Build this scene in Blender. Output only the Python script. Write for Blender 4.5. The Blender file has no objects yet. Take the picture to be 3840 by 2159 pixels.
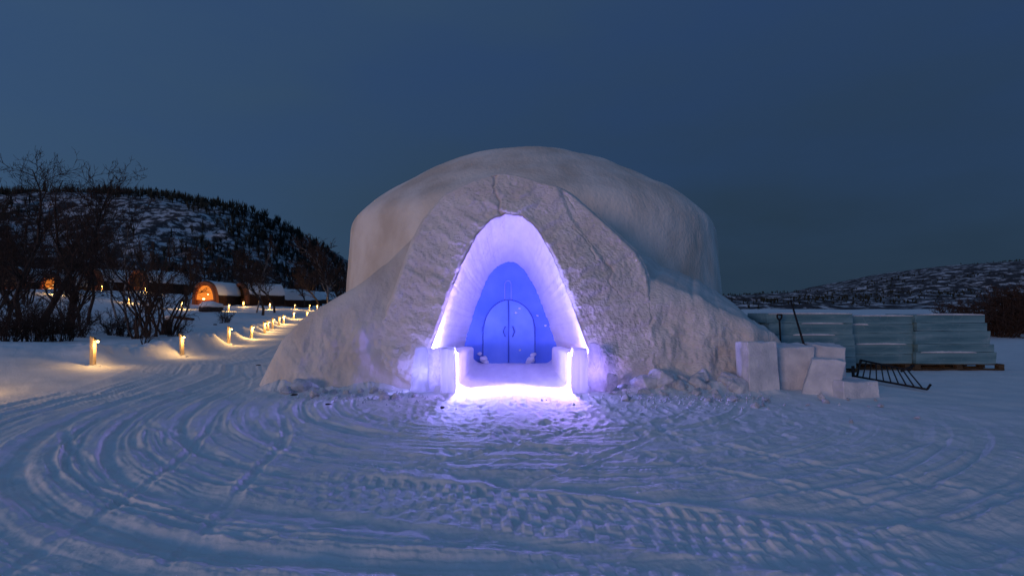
import bpy, bmesh, math, random
import numpy as np
from mathutils import Vector, Matrix
R = math.radians
sc = bpy.context.scene
col = sc.collection
random.seed(7)

# ------------------------------------------------------------------ camera, sky, sun, exposure
F, HZ, CAMH = 1920.0, 1150.0, 1.6          # focal length in photo pixels, horizon row, eye height
cd = bpy.data.cameras.new('camera'); cam = bpy.data.objects.new('camera', cd); col.objects.link(cam)
cd.sensor_width = 36; cd.lens = 36*F/3840; cd.shift_y = (HZ-1079.5)/3840
cd.clip_start = 0.05; cd.clip_end = 6000
cam.location = (0, 0, CAMH); cam.rotation_euler = (R(90), 0, 0)
sc.camera = cam

SUN_AZ, SUN_EL = R(217), R(5)              # azimuth clockwise from +Y: low afterglow behind the camera, to the left
w = bpy.data.worlds.new('World'); sc.world = w; w.use_nodes = True
nt = w.node_tree; nt.nodes.clear()
sky = nt.nodes.new('ShaderNodeTexSky'); sky.sky_type = 'NISHITA'; sky.sun_disc = False
sky.sun_elevation = SUN_EL; sky.sun_rotation = SUN_AZ; sky.air_density = 1.0; sky.dust_density = 0.2; sky.ozone_density = 4.0
tint = nt.nodes.new('ShaderNodeMix'); tint.data_type = 'RGBA'; tint.blend_type = 'MULTIPLY'; tint.inputs[0].default_value = 1
tint.inputs[7].default_value = (0.66, 0.66, 1.1, 1)
# thin dusk cloud veil over the clear sky
geo = nt.nodes.new('ShaderNodeTexCoord')
mp = nt.nodes.new('ShaderNodeMapping'); mp.inputs['Scale'].default_value = (1.0, 1.0, 3.2)
nz = nt.nodes.new('ShaderNodeTexNoise'); nz.inputs['Scale'].default_value = 1.7; nz.inputs['Detail'].default_value = 5; nz.inputs['Roughness'].default_value = .5
rm = nt.nodes.new('ShaderNodeMapRange'); rm.inputs[1].default_value = .3; rm.inputs[2].default_value = .75; rm.inputs[3].default_value = .52; rm.inputs[4].default_value = .92
veil = nt.nodes.new('ShaderNodeMix'); veil.data_type = 'RGBA'
veil.inputs[7].default_value = (0.39, 0.82, 1.48, 1)
bg = nt.nodes.new('ShaderNodeBackground'); bg.inputs[1].default_value = 0.104
wo = nt.nodes.new('ShaderNodeOutputWorld')
L = nt.links.new
L(geo.outputs['Generated'], mp.inputs[0]); L(mp.outputs[0], nz.inputs['Vector']); L(nz.outputs['Fac'], rm.inputs[0])
L(sky.outputs[0], tint.inputs[6]); L(tint.outputs[2], veil.inputs[6]); L(rm.outputs[0], veil.inputs[0])
# dusk: the whole sky is brighter towards the set sun and overhead than opposite it
dot = nt.nodes.new('ShaderNodeVectorMath'); dot.operation = 'DOT_PRODUCT'; dot.inputs[1].default_value = (math.sin(SUN_AZ), math.cos(SUN_AZ), 0)
ma = nt.nodes.new('ShaderNodeMath'); ma.operation = 'MULTIPLY_ADD'; ma.inputs[1].default_value = .55; ma.inputs[2].default_value = 1.0
sep = nt.nodes.new('ShaderNodeSeparateXYZ'); zz = nt.nodes.new('ShaderNodeMath'); zz.operation = 'POWER'; zz.inputs[1].default_value = 2.0
zc = nt.nodes.new('ShaderNodeClamp'); mb = nt.nodes.new('ShaderNodeMath'); mb.operation = 'MULTIPLY_ADD'; mb.inputs[1].default_value = .7
gr = nt.nodes.new('ShaderNodeVectorMath'); gr.operation = 'SCALE'
h1 = nt.nodes.new('ShaderNodeMath'); h1.operation = 'SUBTRACT'; h1.inputs[0].default_value = 1; h2 = nt.nodes.new('ShaderNodeMath'); h2.operation = 'POWER'; h2.inputs[1].default_value = 7
h3 = nt.nodes.new('ShaderNodeMath'); h3.operation = 'MULTIPLY_ADD'; h3.inputs[1].default_value = .38; h3.use_clamp = True       # the veil thickens towards the horizon
L(zc.outputs[0], h1.inputs[1]); L(h1.outputs[0], h2.inputs[0]); L(h2.outputs[0], h3.inputs[0]); L(rm.outputs[0], h3.inputs[2]); L(h3.outputs[0], veil.inputs[0])
L(geo.outputs['Generated'], dot.inputs[0]); L(dot.outputs['Value'], ma.inputs[0]); L(geo.outputs['Generated'], sep.inputs[0]); L(sep.outputs[2], zc.inputs[0]); L(zc.outputs[0], zz.inputs[0])
L(zz.outputs[0], mb.inputs[0]); L(ma.outputs[0], mb.inputs[2]); L(veil.outputs[2], gr.inputs[0]); L(mb.outputs[0], gr.inputs['Scale'])
L(gr.outputs[0], bg.inputs[0]); L(bg.outputs[0], wo.inputs[0])

sd = bpy.data.lights.new('sun', 'SUN'); sd.energy = 0.66; sd.angle = R(14); sd.color = (1.0, 0.60, 0.47)
sun = bpy.data.objects.new('sun', sd); col.objects.link(sun)
sv = Vector((math.sin(SUN_AZ)*math.cos(SUN_EL), math.cos(SUN_AZ)*math.cos(SUN_EL), math.sin(SUN_EL)))
sun.rotation_euler = sv.to_track_quat('Z', 'Y').to_euler()

vs = sc.view_settings; vs.view_transform = 'Standard'; vs.look = 'None'; vs.exposure = 0.0; vs.gamma = 1; vs.use_curve_mapping = False
sc.cycles.use_denoising = True; sc.cycles.max_bounces = 8; sc.cycles.diffuse_bounces = 4; sc.cycles.sample_clamp_indirect = 12
sc.cycles.caustics_reflective = False; sc.cycles.caustics_refractive = False

# ------------------------------------------------------------------ helpers
def hash3(ix, iy, iz):
    n = (ix*374761393 + iy*668265263 + iz*2147483647*0 + iz*1274126177) & 0xffffffff
    n = ((n ^ (n >> 13))*1274126177) & 0xffffffff
    n = ((n ^ (n >> 16))*2246822519) & 0xffffffff
    return ((n ^ (n >> 15)) & 0xffff)/65535.0
def noise(x, y, z=0.0):                     # value noise in -1..1
    x = np.asarray(x, float); y = np.asarray(y, float); z = np.asarray(z, float) + 0*x
    ix, iy, iz = [np.floor(a).astype(np.int64) for a in (x, y, z)]
    fx, fy, fz = x-ix, y-iy, z-iz
    fx, fy, fz = [f*f*f*(f*(f*6-15)+10) for f in (fx, fy, fz)]
    r = 0
    for a in (0, 1):
        for b in (0, 1):
            for c in (0, 1):
                wgt = (fx if a else 1-fx)*(fy if b else 1-fy)*(fz if c else 1-fz)
                r = r + wgt*hash3(ix+a, iy+b, iz+c)
    return r*2-1
def fbm(x, y, z=0.0, o=4, g=.5):
    r, a, f = 0, 1.0, 1.0
    for i in range(o):
        r = r + a*noise(np.asarray(x)*f+17.3*i, np.asarray(y)*f-9.1*i, np.asarray(z)*f+3.7*i); a *= g; f *= 2.03
    return r
def sstep(a, b, x):
    t = np.clip((np.asarray(x, float)-a)/(b-a), 0, 1); return t*t*(3-2*t)

def tag(o, label=None, cat=None, group=None, kind=None):
    if label: o['label'] = label
    if cat: o['category'] = cat
    if group: o['group'] = group
    if kind: o['kind'] = kind
    return o
def link(name, me, mat, parent=None):
    o = bpy.data.objects.new(name, me); col.objects.link(o)
    if mat and len(me.materials) == 0: me.materials.append(mat)
    if parent: o.parent = parent
    return o
def empty(name, loc, rz=0):
    o = bpy.data.objects.new(name, None); col.objects.link(o); o.location = loc; o.rotation_euler = (0, 0, rz); o.empty_display_size = .2
    return o
def mesh(name, V, Fs, smooth=False):
    me = bpy.data.meshes.new(name); me.from_pydata([tuple(v) for v in V], [], Fs); me.update()
    if smooth: me.polygons.foreach_set('use_smooth', [True]*len(me.polygons))
    return me
def grid_mesh(name, G, closed=False, flip=False, smooth=True):   # G[n,m,3]; closed joins the last column to the first
    n, m = G.shape[:2]
    idx = np.arange(n*m).reshape(n, m)
    if closed: idx = np.concatenate([idx, idx[:, :1]], 1)
    q = np.stack([idx[:-1, :-1], idx[:-1, 1:], idx[1:, 1:], idx[1:, :-1]], -1).reshape(-1, 4)
    if flip: q = q[:, ::-1]
    me = bpy.data.meshes.new(name)
    me.vertices.add(n*m); me.vertices.foreach_set('co', G.reshape(-1).astype(np.float32))
    me.loops.add(q.size); me.loops.foreach_set('vertex_index', q.reshape(-1).astype(np.int32))
    me.polygons.add(len(q)); me.polygons.foreach_set('loop_start', np.arange(0, q.size, 4, dtype=np.int32))
    me.polygons.foreach_set('loop_total', np.full(len(q), 4, np.int32))
    me.update(calc_edges=True); me.validate()
    if smooth: me.polygons.foreach_set('use_smooth', np.ones(len(q), bool))
    return me
def bm_mesh(name, bm, smooth=False):
    me = bpy.data.meshes.new(name); bm.normal_update(); bm.to_mesh(me); bm.free()
    if smooth: me.polygons.foreach_set('use_smooth', [True]*len(me.polygons))
    return me
def box_bm(sx, sy, sz, c=(0, 0, 0), bev=0.0, seg=2, bm=None):
    b = bmesh.new()
    bmesh.ops.create_cube(b, size=1)
    bmesh.ops.scale(b, vec=(sx, sy, sz), verts=b.verts)
    if bev: bmesh.ops.bevel(b, geom=b.edges[:], offset=bev, segments=seg, affect='EDGES', profile=.6)
    bmesh.ops.translate(b, vec=c, verts=b.verts)
    if bm is None: return b
    tmp = bpy.data.meshes.new('t'); b.to_mesh(tmp); b.free(); bm.from_mesh(tmp); bpy.data.meshes.remove(tmp); return bm
def box(name, sx, sy, sz, c=(0, 0, 0), bev=0.0, seg=2):
    return bm_mesh(name, box_bm(sx, sy, sz, c, bev, seg))
def tubes(name, segs, sides=6, smooth=True):     # segs: (p0, p1, r0, r1)
    V, Fs = [], []
    for p0, p1, r0, r1 in segs:
        p0 = Vector(p0); p1 = Vector(p1); d = (p1-p0)
        if d.length < 1e-6: continue
        d.normalize(); a = d.orthogonal().normalized(); b = d.cross(a); k = len(V)
        for p, r in ((p0, r0), (p1, r1)):
            for i in range(sides):
                t = 2*math.pi*i/sides; V.append(p+(a*math.cos(t)+b*math.sin(t))*r)
        for i in range(sides):
            j = (i+1) % sides; Fs.append((k+i, k+j, k+sides+j, k+sides+i))
        if sides > 3: Fs.append(tuple(k+i for i in range(sides-1, -1, -1))); Fs.append(tuple(k+sides+i for i in range(sides)))
    return mesh(name, V, Fs, smooth)
def path_tube(name, pts, r, sides=8):
    return tubes(name, [(pts[i], pts[i+1], r, r) for i in range(len(pts)-1)], sides)
def jitter(bm, fn):                       # move every vertex by fn(x, y, z) -> (dx, dy, dz), all at once
    c = np.array([v.co[:] for v in bm.verts]).reshape(-1, 3); d = np.stack([np.broadcast_to(a, c.shape[:1]) for a in fn(c[:, 0], c[:, 1], c[:, 2])], 1)
    for v, k in zip(bm.verts, d): v.co += Vector(k)
def fast_tubes(name, segs, sides):
    p0 = np.array([q[0][:] for q in segs]); p1 = np.array([q[1][:] for q in segs]); r = np.array([(q[2], q[3]) for q in segs])
    d = p1-p0; d /= np.linalg.norm(d, axis=1)[:, None]+1e-9
    h = np.where(np.abs(d[:, 2:3]) < .9, np.array([[0, 0, 1.]]), np.array([[1., 0, 0]])); a = np.cross(d, h); a /= np.linalg.norm(a, axis=1)[:, None]+1e-9; b = np.cross(d, a)
    t = np.arange(sides)*2*math.pi/sides; off = a[:, None]*np.cos(t)[None, :, None]+b[:, None]*np.sin(t)[None, :, None]
    V = np.stack([p0[:, None]+off*r[:, :1, None], p1[:, None]+off*r[:, 1:, None]], 1).reshape(-1, 3)
    n = len(segs); k = (np.arange(n)*2*sides)[:, None]; i = np.arange(sides)[None]; j = (i+1) % sides
    q = np.stack([k+i, k+j, k+sides+j, k+sides+i], -1).reshape(-1, 4)
    me = bpy.data.meshes.new(name); me.vertices.add(len(V)); me.vertices.foreach_set('co', V.astype(np.float32).ravel())
    me.loops.add(q.size); me.loops.foreach_set('vertex_index', q.ravel().astype(np.int32)); me.polygons.add(len(q))
    me.polygons.foreach_set('loop_start', np.arange(0, q.size, 4, dtype=np.int32)); me.polygons.foreach_set('loop_total', np.full(len(q), 4, np.int32)); me.update(calc_edges=True)
    return me
def kids(o): return [c for c in bpy.data.objects if c.parent == o]
def copy_tree(o, parent=None):
    c = o.copy(); col.objects.link(c)
    if parent: c.parent = parent
    for ch in list(o.children): copy_tree(ch, c)
    return c
def P(px, py, D): return ((px-1920)/F*D, D, CAMH-(py-HZ)/F*D)
def interp(x, xs, ys): return np.interp(x, xs, ys)

# ------------------------------------------------------------------ materials
def new_mat(name):
    m = bpy.data.materials.new(name); m.use_nodes = True; m.node_tree.nodes.clear()
    return m, m.node_tree.nodes, m.node_tree.links.new
def ramp(N, stops):
    r = N.new('ShaderNodeValToRGB'); e = r.color_ramp.elements
    while len(e) < len(stops): e.new(.5)
    for k, (p, c) in enumerate(stops): e[k].position = p; e[k].color = (*c, 1)
    return r
def pmat(name, c1, c2=None, scale=6, rough=.8, bump=0, bscale=30, stretch=(1, 1, 1), spec=.3, trans=0, ior=1.31, metal=0, translucent=0, lo=.35, hi=.65):
    m, N, K = new_mat(name)
    out = N.new('ShaderNodeOutputMaterial'); b = N.new('ShaderNodeBsdfPrincipled')
    b.inputs['Roughness'].default_value = rough; b.inputs['Specular IOR Level'].default_value = spec
    b.inputs['Transmission Weight'].default_value = trans; b.inputs['IOR'].default_value = ior; b.inputs['Metallic'].default_value = metal
    tc = N.new('ShaderNodeTexCoord'); mp = N.new('ShaderNodeMapping'); mp.inputs['Scale'].default_value = stretch; K(tc.outputs['Object'], mp.inputs[0])
    if c2:
        n = N.new('ShaderNodeTexNoise'); n.inputs['Scale'].default_value = scale; n.inputs['Detail'].default_value = 6; K(mp.outputs[0], n.inputs['Vector'])
        r = ramp(N, [(lo, c1), (hi, c2)]); K(n.outputs['Fac'], r.inputs[0]); K(r.outputs[0], b.inputs['Base Color'])
    else: b.inputs['Base Color'].default_value = (*c1, 1)
    if bump:
        n2 = N.new('ShaderNodeTexNoise'); n2.inputs['Scale'].default_value = bscale; n2.inputs['Detail'].default_value = 5; K(mp.outputs[0], n2.inputs['Vector'])
        bp = N.new('ShaderNodeBump'); bp.inputs['Strength'].default_value = 1; bp.inputs['Distance'].default_value = bump
        K(n2.outputs['Fac'], bp.inputs['Height']); K(bp.outputs[0], b.inputs['Normal'])
    if translucent:
        t = N.new('ShaderNodeBsdfTranslucent'); t.inputs[0].default_value = (*(c2 or c1), 1)
        mx = N.new('ShaderNodeMixShader'); mx.inputs[0].default_value = translucent
        K(b.outputs[0], mx.inputs[1]); K(t.outputs[0], mx.inputs[2]); K(mx.outputs[0], out.inputs[0])
    else: K(b.outputs[0], out.inputs[0])
    return m
def emat(name, c, s):
    m, N, K = new_mat(name); out = N.new('ShaderNodeOutputMaterial'); e = N.new('ShaderNodeEmission')
    e.inputs[0].default_value = (*c, 1); e.inputs[1].default_value = s; K(e.outputs[0], out.inputs[0]); return m
M = {}
M['snow'] = pmat('snow', (.82, .83, .84), (.88, .89, .90), 3, .75, .012, 28, spec=.2)
M['packed'] = pmat('packed_snow', (.80, .81, .82), (.88, .88, .89), 2.2, .7, .010, 24, spec=.25)
M['carved'] = pmat('carved_snow', (.66, .63, .61), (.78, .76, .75), 1.4, .8, .03, 16, stretch=(1, 1, 1.6), spec=.15)
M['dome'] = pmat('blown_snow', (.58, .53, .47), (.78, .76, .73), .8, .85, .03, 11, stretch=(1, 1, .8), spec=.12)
M['lining'] = pmat('ice_glazed_snow', (.74, .74, .78), (.84, .84, .86), 2.5, .5, .02, 9, stretch=(2, .5, 1), spec=.35)
M['block_snow'] = pmat('sawn_snow_block', (.52, .56, .63), (.76, .78, .83), 3.5, .7, .016, 22, spec=.2)
M['ice'] = pmat('lake_ice', (.10, .23, .28), (.21, .39, .45), 1.3, .18, .004, 9, stretch=(.6, .6, 7), spec=.45, translucent=.15)
M['clear_ice'] = pmat('clear_carved_ice', (.62, .64, .70), (.82, .84, .88), 5, .22, .006, 12, stretch=(6, 6, .6), spec=.5, translucent=.75)
M['frost_ice'] = pmat('crazed_ice', (.40, .40, .50), (.86, .86, .92), 16, .35, .02, 22, spec=.5, translucent=.65)
M['blue_wall'] = pmat('blue_acrylic', (.11, .24, .78), (.17, .31, .88), 1.6, .40, .004, 7, spec=.3)
M['blue_leaf'] = pmat('blue_door_leaf', (.16, .32, .82), (.23, .40, .90), 2.2, .34, .004, 7, spec=.35)
M['blue_dark'] = pmat('dark_blue_metal', (.09, .16, .62), None, rough=.4)
M['rod'] = pmat('pale_rod', (.35, .45, .85), None, rough=.3)
M['wood'] = pmat('stained_timber', (.30, .095, .04), (.44, .15, .06), 5, .6, .004, 30, stretch=(1, 1, 6))
M['darkwood'] = pmat('dark_log', (.045, .022, .014), (.09, .045, .028), 4, .7, .006, 20, stretch=(6, 1, 6))
M['post'] = pmat('pale_post_timber', (.45, .33, .20), (.58, .44, .28), 8, .6, .003, 30, stretch=(4, 4, .6))
M['bark'] = pmat('dark_birch_bark', (.030, .022, .020), (.075, .058, .052), 5, .85, .004, 20, stretch=(2, 2, 1))
M['paleb'] = pmat('pale_birch_bark', (.09, .075, .07), (.36, .33, .31), 7, .8, .003, 20, stretch=(1, 1, 2.5))
M['twig'] = pmat('twig_bark', (.040, .027, .022), (.075, .052, .044), 3, .9)
M['needles'] = pmat('dark_needles', (.012, .018, .016), (.03, .04, .034), 3, .9)
M['metal'] = pmat('black_metal', (.012, .013, .016), (.03, .03, .034), 12, .5, metal=.2)
M['steel'] = pmat('galvanised_steel', (.05, .055, .065), (.12, .13, .15), 14, .45, metal=.5)
M['pallet'] = pmat('pallet_timber', (.05, .034, .02), (.11, .08, .05), 4, .8, .004, 25, stretch=(1, 6, 6))
M['litwin'] = emat('warm_lit_room', (1.0, .26, .035), .95)
M['bulb'] = emat('warm_bulb', (1.0, .62, .22), 9)
M['darkglass'] = pmat('dark_window_glass', (.02, .018, .02), None, rough=.1, spec=.5)
M['dimglass'] = pmat('dim_window_glass', (.10, .045, .015), None, rough=.2, spec=.5)
M['lens'] = emat('violet_lens', (.45, .35, 1.0), 14)
M['debris'] = pmat('dark_debris', (.03, .028, .03), (.07, .06, .06), 8, .8)
def hill_mat(name, cover, sc1, zs=.9):
    m, N, K = new_mat(name); out = N.new('ShaderNodeOutputMaterial'); b = N.new('ShaderNodeBsdfPrincipled'); b.inputs['Roughness'].default_value = .9
    tc = N.new('ShaderNodeTexCoord'); mp = N.new('ShaderNodeMapping'); mp.inputs['Scale'].default_value = (sc1, sc1*.8, sc1*zs); K(tc.outputs['Object'], mp.inputs[0])
    n = N.new('ShaderNodeTexNoise'); n.inputs['Scale'].default_value = 1; n.inputs['Detail'].default_value = 9; n.inputs['Roughness'].default_value = .68; K(mp.outputs[0], n.inputs['Vector'])
    r = ramp(N, [(cover-.04, (.022, .024, .03)), (cover+.05, (.55, .58, .62))]); K(n.outputs['Fac'], r.inputs[0]); K(r.outputs[0], b.inputs['Base Color'])
    K(b.outputs[0], out.inputs[0]); return m
M['hill'] = hill_mat('rock_and_snow', .525, .30)
M['fell'] = hill_mat('bare_fell_snow', .55, .12, 1.6)

def cloud_ice(m, c, scale, lo, hi, stretch):     # cloudy, bubbly patches and white fracture planes frozen into an ice material
    N = m.node_tree.nodes; K = m.node_tree.links.new; b = next(n for n in N if n.type == 'BSDF_PRINCIPLED'); src = b.inputs['Base Color'].links[0].from_socket
    tc = N.new('ShaderNodeTexCoord'); mp = N.new('ShaderNodeMapping'); mp.inputs['Scale'].default_value = stretch; oi = N.new('ShaderNodeObjectInfo'); K(tc.outputs['Object'], mp.inputs[0]); K(oi.outputs['Location'], mp.inputs[1])
    n = N.new('ShaderNodeTexNoise'); n.inputs['Scale'].default_value = scale; n.inputs['Detail'].default_value = 8; n.inputs['Roughness'].default_value = .7; K(mp.outputs[0], n.inputs['Vector'])
    r = ramp(N, [(lo, (0, 0, 0)), (hi, (1, 1, 1))]); K(n.outputs['Fac'], r.inputs[0])
    v = N.new('ShaderNodeTexVoronoi'); v.feature = 'DISTANCE_TO_EDGE'; v.inputs['Scale'].default_value = scale*.8; K(mp.outputs[0], v.inputs['Vector'])
    r2 = ramp(N, [(.0, (.8, .8, .8)), (.018, (0, 0, 0))]); K(v.outputs['Distance'], r2.inputs[0])
    mx = N.new('ShaderNodeMath'); mx.operation = 'MULTIPLY_ADD'; mx.inputs[1].default_value = .35; mx.use_clamp = True; K(r2.outputs[0], mx.inputs[0]); K(r.outputs[0], mx.inputs[2])
    mc = N.new('ShaderNodeMix'); mc.data_type = 'RGBA'; mc.inputs[7].default_value = (*c, 1); K(mx.outputs[0], mc.inputs[0]); K(src, mc.inputs[6]); K(mc.outputs[2], b.inputs['Base Color'])
cloud_ice(M['ice'], (.34, .47, .52), 2.2, .56, .78, (1, 1, 2.2))
cloud_ice(M['clear_ice'], (.93, .93, .95), 6, .5, .75, (1.5, 1.5, .7))
cloud_ice(M['frost_ice'], (.30, .30, .42), 12, .56, .70, (1, 1, 1))

# ------------------------------------------------------------------ terrain
def terrain(x, y):
    x = np.asarray(x, float); y = np.asarray(y, float)
    S = sstep(17, 58, y)*.55 + .45*np.clip((y-17)/41, 0, 1)
    G = interp(-x, [-2000, 8, 14, 22, 36, 39, 46, 55, 80, 2000], [0, 0, .35, .95, 1.75, 2.0, 3.45, 3.7, 4.2, 5])
    z = S*G
    e = path_edge(y)                                     # shoulder of cleared snow along the left of the path
    q = e - x
    z = z + .30*sstep(-.15, .75, q)*sstep(12, 14.5, y)*(1-sstep(34, 60, y))
    z = z + .26*np.exp(-((q-.75)/.6)**2)*sstep(12, 14.5, y)*(1-sstep(28, 40, y))*(.5+.5*fbm(x*.9, y*.7, 4, 2)+.45*fbm(x*2.6, y*2.6, 14, 3))
    # smooth mound at the far left of the foreground
    m = np.exp(-(((x+13.2)/3.2)**2+((y-12.4)/1.9)**2))
    z = z + .42*m + .10*sstep(-9.5, -12.5, x)*sstep(9, 11, y)*(1-sstep(17, 20, y))
    z = z + (.10*fbm(x*.16, y*.16, 1, 3) + .05*fbm(x*.7, y*.7, 2, 3))*sstep(.4, 3, q)*sstep(11, 15, y)*(1+.8*sstep(25, 60, y))
    far = sstep(120, 700, np.hypot(x, y)); z = z*(1-far*.3)
    foot = np.exp(-((y-9.98)/.36)**2)*(.30*sstep(1.9, 2.6, x)*(1-sstep(4.4, 5.4, x))+.16*sstep(-5.2, -4.4, x)*(1-sstep(-2.8, -2.0, x)))
    z = z + foot*(.75+.5*fbm(x*1.7, y*1.7, 40, 2))                # spoil heaped at the foot of the igloo
    z = z + .35*sstep(16, 45, y)*sstep(9, 16, x)*(1+fbm(x*.05, y*.05, 6, 2)) * .7
    return z
def path_edge(y): return interp(y, [0, 9, 12, 14, 17, 23, 28, 34, 50, 70, 400], [-8.8, -8.8, -9.5, -10.6, -10.2, -12.2, -13.7, -15.8, -21.0, -26, -60])
def tz(x, y): return float(terrain(np.array([x]), np.array([y]))[0])
def hit(px, py, lo=4, hi=140):
    D = np.geomspace(lo, hi, 900); X = (px-1920)/F*D; T = terrain(X, D); k = np.where(CAMH-(py-HZ)/F*D <= T)[0]
    k = int(k[0]) if len(k) else len(D)-1
    return (float(X[k]), float(D[k]), float(T[k]))

def ground_detail(x, y):
    d = np.zeros_like(x)
    r = np.hypot(x, y); near = 1-sstep(16, 30, r)
    yc = 9.5
    xs = np.where(x > 0, x*.80, x)
    dy = y-yc
    s = np.where(dy < 0, np.hypot(xs, dy), np.abs(xs - (path_edge(y)+9.2)*(dy > 0)))
    th = np.arctan2(xs, -dy)
    s = s + .10*noise(x*.35+5, y*.35) + .25*np.clip(th, -2, 2)*0
    along = th*6.0 + np.where(dy > 0, y, 0)
    right_far = sstep(2.6, 4.6, x)*sstep(5.6, 7.4, y)
    lane = sstep(2.3, 3.2, s)*(1-sstep(8.2, 9.3, s))*(1-.92*right_far)*np.where((dy > 0) & (x > 0), 0, 1)
    # fine streaks left by the groomer and many wheels
    d += lane*.011*fbm(s*5.5, along*.32, 3, 3)
    d += lane*.009*np.abs(noise(s*15, along*.55, 8))+lane*.005*noise(s*34, along*1.1, 9)
    # explicit ruts with crumbling thrown-up edges: a few broad, many narrow
    rr_ = random.Random(77)
    ruts = [(3.55, .10, .018), (4.25, .12, .022), (5.15, .10, .024), (6.62, .13, .027), (7.12, .09, .024), (7.62, .11, .024), (8.1, .11, .028), (6.08, .07, .026)]
    ruts += [(rr_.uniform(2.8, 8.7), rr_.uniform(.022, .055), rr_.uniform(.010, .026)) for _ in range(30)]
    for seed, (s0, wd, dep) in enumerate(ruts):
        dr = rr_.uniform(-.10, .10)
        so = s0 + dr*th + .18*noise(along*.14, seed*7.7+.3) + .03*noise(along*.9, seed*3.1)
        m = np.where(np.abs(s-so) < wd*4)[0]
        if not len(m): continue
        q = (s[m]-so[m])/wd; al = along[m]; xm, ym = x[m], y[m]
        amp = lane[m]*dep*np.clip(.55+.75*noise(al*.22, np.full(len(m), seed*11.3)), 0, 1.3)
        cr1 = .65+.40*noise(xm*8, ym*8, seed)+.28*noise(xm*22, ym*22, seed+3)
        d[m] += amp*(-np.exp(-q**4) + .8*np.exp(-((q-1.45)/.38)**2)*cr1 + .6*np.exp(-((q+1.45)/.40)**2)*cr1)
    # tracks of vehicles that turned on other lines and cross these
    for seed, (cx, cy, rad, gauge) in enumerate([(4.0, 15.5, 12.3, .9), (-6.5, 13.0, 9.6, 1.0), (-1.5, 18.0, 13.6, 1.1), (9.0, 12.0, 9.0, .9), (-16, 6.0, 11.5, 1.1), (-15, 2.0, 12.0, .9)]):
        for g in (0, gauge):
            q = (np.hypot(x-cx, y-cy)-rad-g+.06*noise(x*.8, y*.8, seed+60))/.05
            m = np.where((np.abs(q) < 4) & (lane > 0))[0]; q = q[m]
            fade = np.clip(.4+.9*noise(x[m]*.35, y[m]*.35, seed+90), 0, 1)*lane[m]
            cr1 = .6+.7*noise(x[m]*10, y[m]*10, seed)
            d[m] += .022*fade*(-np.exp(-q**4)+.7*np.exp(-((np.abs(q)-1.5)/.4)**2)*cr1)
    # loose clods
    d += lane*.009*np.clip(noise(x*11, y*11, 50)-.35, 0, 1)*np.clip(noise(x*1.1, y*1.1, 51)+.3, 0, 1)
    # lugged tyre band crossing the foreground
    ax, ay = -2.3, 4.75; bx, by = 4.4, 2.75
    ln = math.hypot(bx-ax, by-ay); ux, uy = (bx-ax)/ln, (by-ay)/ln
    for off, hw, fade0, fade1 in ((.0, .40, .4, 6.0), (-.95, .34, 2.8, 7.5)):
        a = (x-ax)*ux+(y-ay)*uy; b = -(x-ax)*uy+(y-ay)*ux - off
        a = a + .12*noise(x*1.1, y*1.1, 21)
        inb = (1-sstep(hw*.85, hw*1.08, np.abs(b)))*sstep(fade0-.5, fade0+.8, a)*(1-sstep(fade1-1, fade1, a))
        row = np.floor((b+hw)/(hw*.5)); ph = a/.155 + row*.5 + b*2.2 + .22*noise(x*2, y*2, 5)
        lug = sstep(-.25, .35, np.sin(2*math.pi*ph)); cross = sstep(.06, .22, np.abs(((b+hw)/(hw*.5)) % 1 - .5)*-1+.5)
        d = d*(1-.7*inb) + inb*(.024*lug*cross*np.clip(.78+.5*noise(x*2.2, y*2.2, 9)+.15*noise(x*14, y*14, 4), 0, 1.2) - .020)
        d += .035*np.exp(-((np.abs(b)-hw*1.2)/.09)**2)*sstep(fade0, fade0+1, a)*(1-sstep(fade1-1, fade1, a))*(.8+.5*noise(x*7, y*7, 3))
    # smooth wide wheel rut in front of it
    b = -(x-ax)*uy+(y-ay)*ux; a = (x-ax)*ux+(y-ay)*uy
    k = np.exp(-((b+.52)/.13)**2)*sstep(-1.5, .5, a)*(1-sstep(3.2, 4.6, a)); d = d*(1-.8*k) - .03*k
    k = np.exp(-((b-.58)/.13)**2)*sstep(1.0, 2.4, a)*(1-sstep(7.5, 9, a)); d = d*(1-.8*k) - .035*k
    # churned lumps at the lower right
    ch = sstep(1.2, 2.6, x)*(1-sstep(3.1, 3.9, y)); d += ch*.014*fbm(x*6.5, y*6.5, 12, 3)
    # trampled area before the entrance
    tr = np.exp(-(((x-.3)/2.9)**2+((y-7.9)/1.7)**2)**1.5)
    d += tr*(.010*fbm(x*3.4, y*3.4, 15, 4) + .006*noise(x*14, y*14, 2))
    rng = random.Random(5)
    sel = np.where((np.abs(x) < 5) & (y > 5) & (y < 11))[0]
    xx, yy = x[sel], y[sel]; dd = np.zeros_like(xx)
    for i in range(330):
        cx = rng.gauss(.3, 1.7); cy = 9.3-abs(rng.gauss(0, 1.7)); an = rng.gauss(0, .5); ca, sa = math.cos(an), math.sin(an)
        m = (np.abs(xx-cx) < .3) & (np.abs(yy-cy) < .3)
        if not m.any(): continue
        px, py = xx[m]-cx, yy[m]-cy; u = (px*ca+py*sa)/.06; v = (-px*sa+py*ca)/.14
        q = (u*u)**1.5+(v*v)**1.5
        dd[m] += -.012*np.exp(-q) + .005*np.exp(-((np.sqrt(u*u+v*v)-1.5)/.35)**2)
    d[sel] += np.clip(dd, -.05, .035)
    heap = np.exp(-((y-9.8)/.45)**2)*(sstep(1.8, 2.5, x)*(1-sstep(4.6, 5.4, x))+.6*sstep(-5.2, -4.4, x)*(1-sstep(-2.6, -1.9, x)))
    d += heap*(.045*np.abs(fbm(x*5.5, y*5.5, 44, 3))+.02*noise(x*15, y*15, 45))
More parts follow.
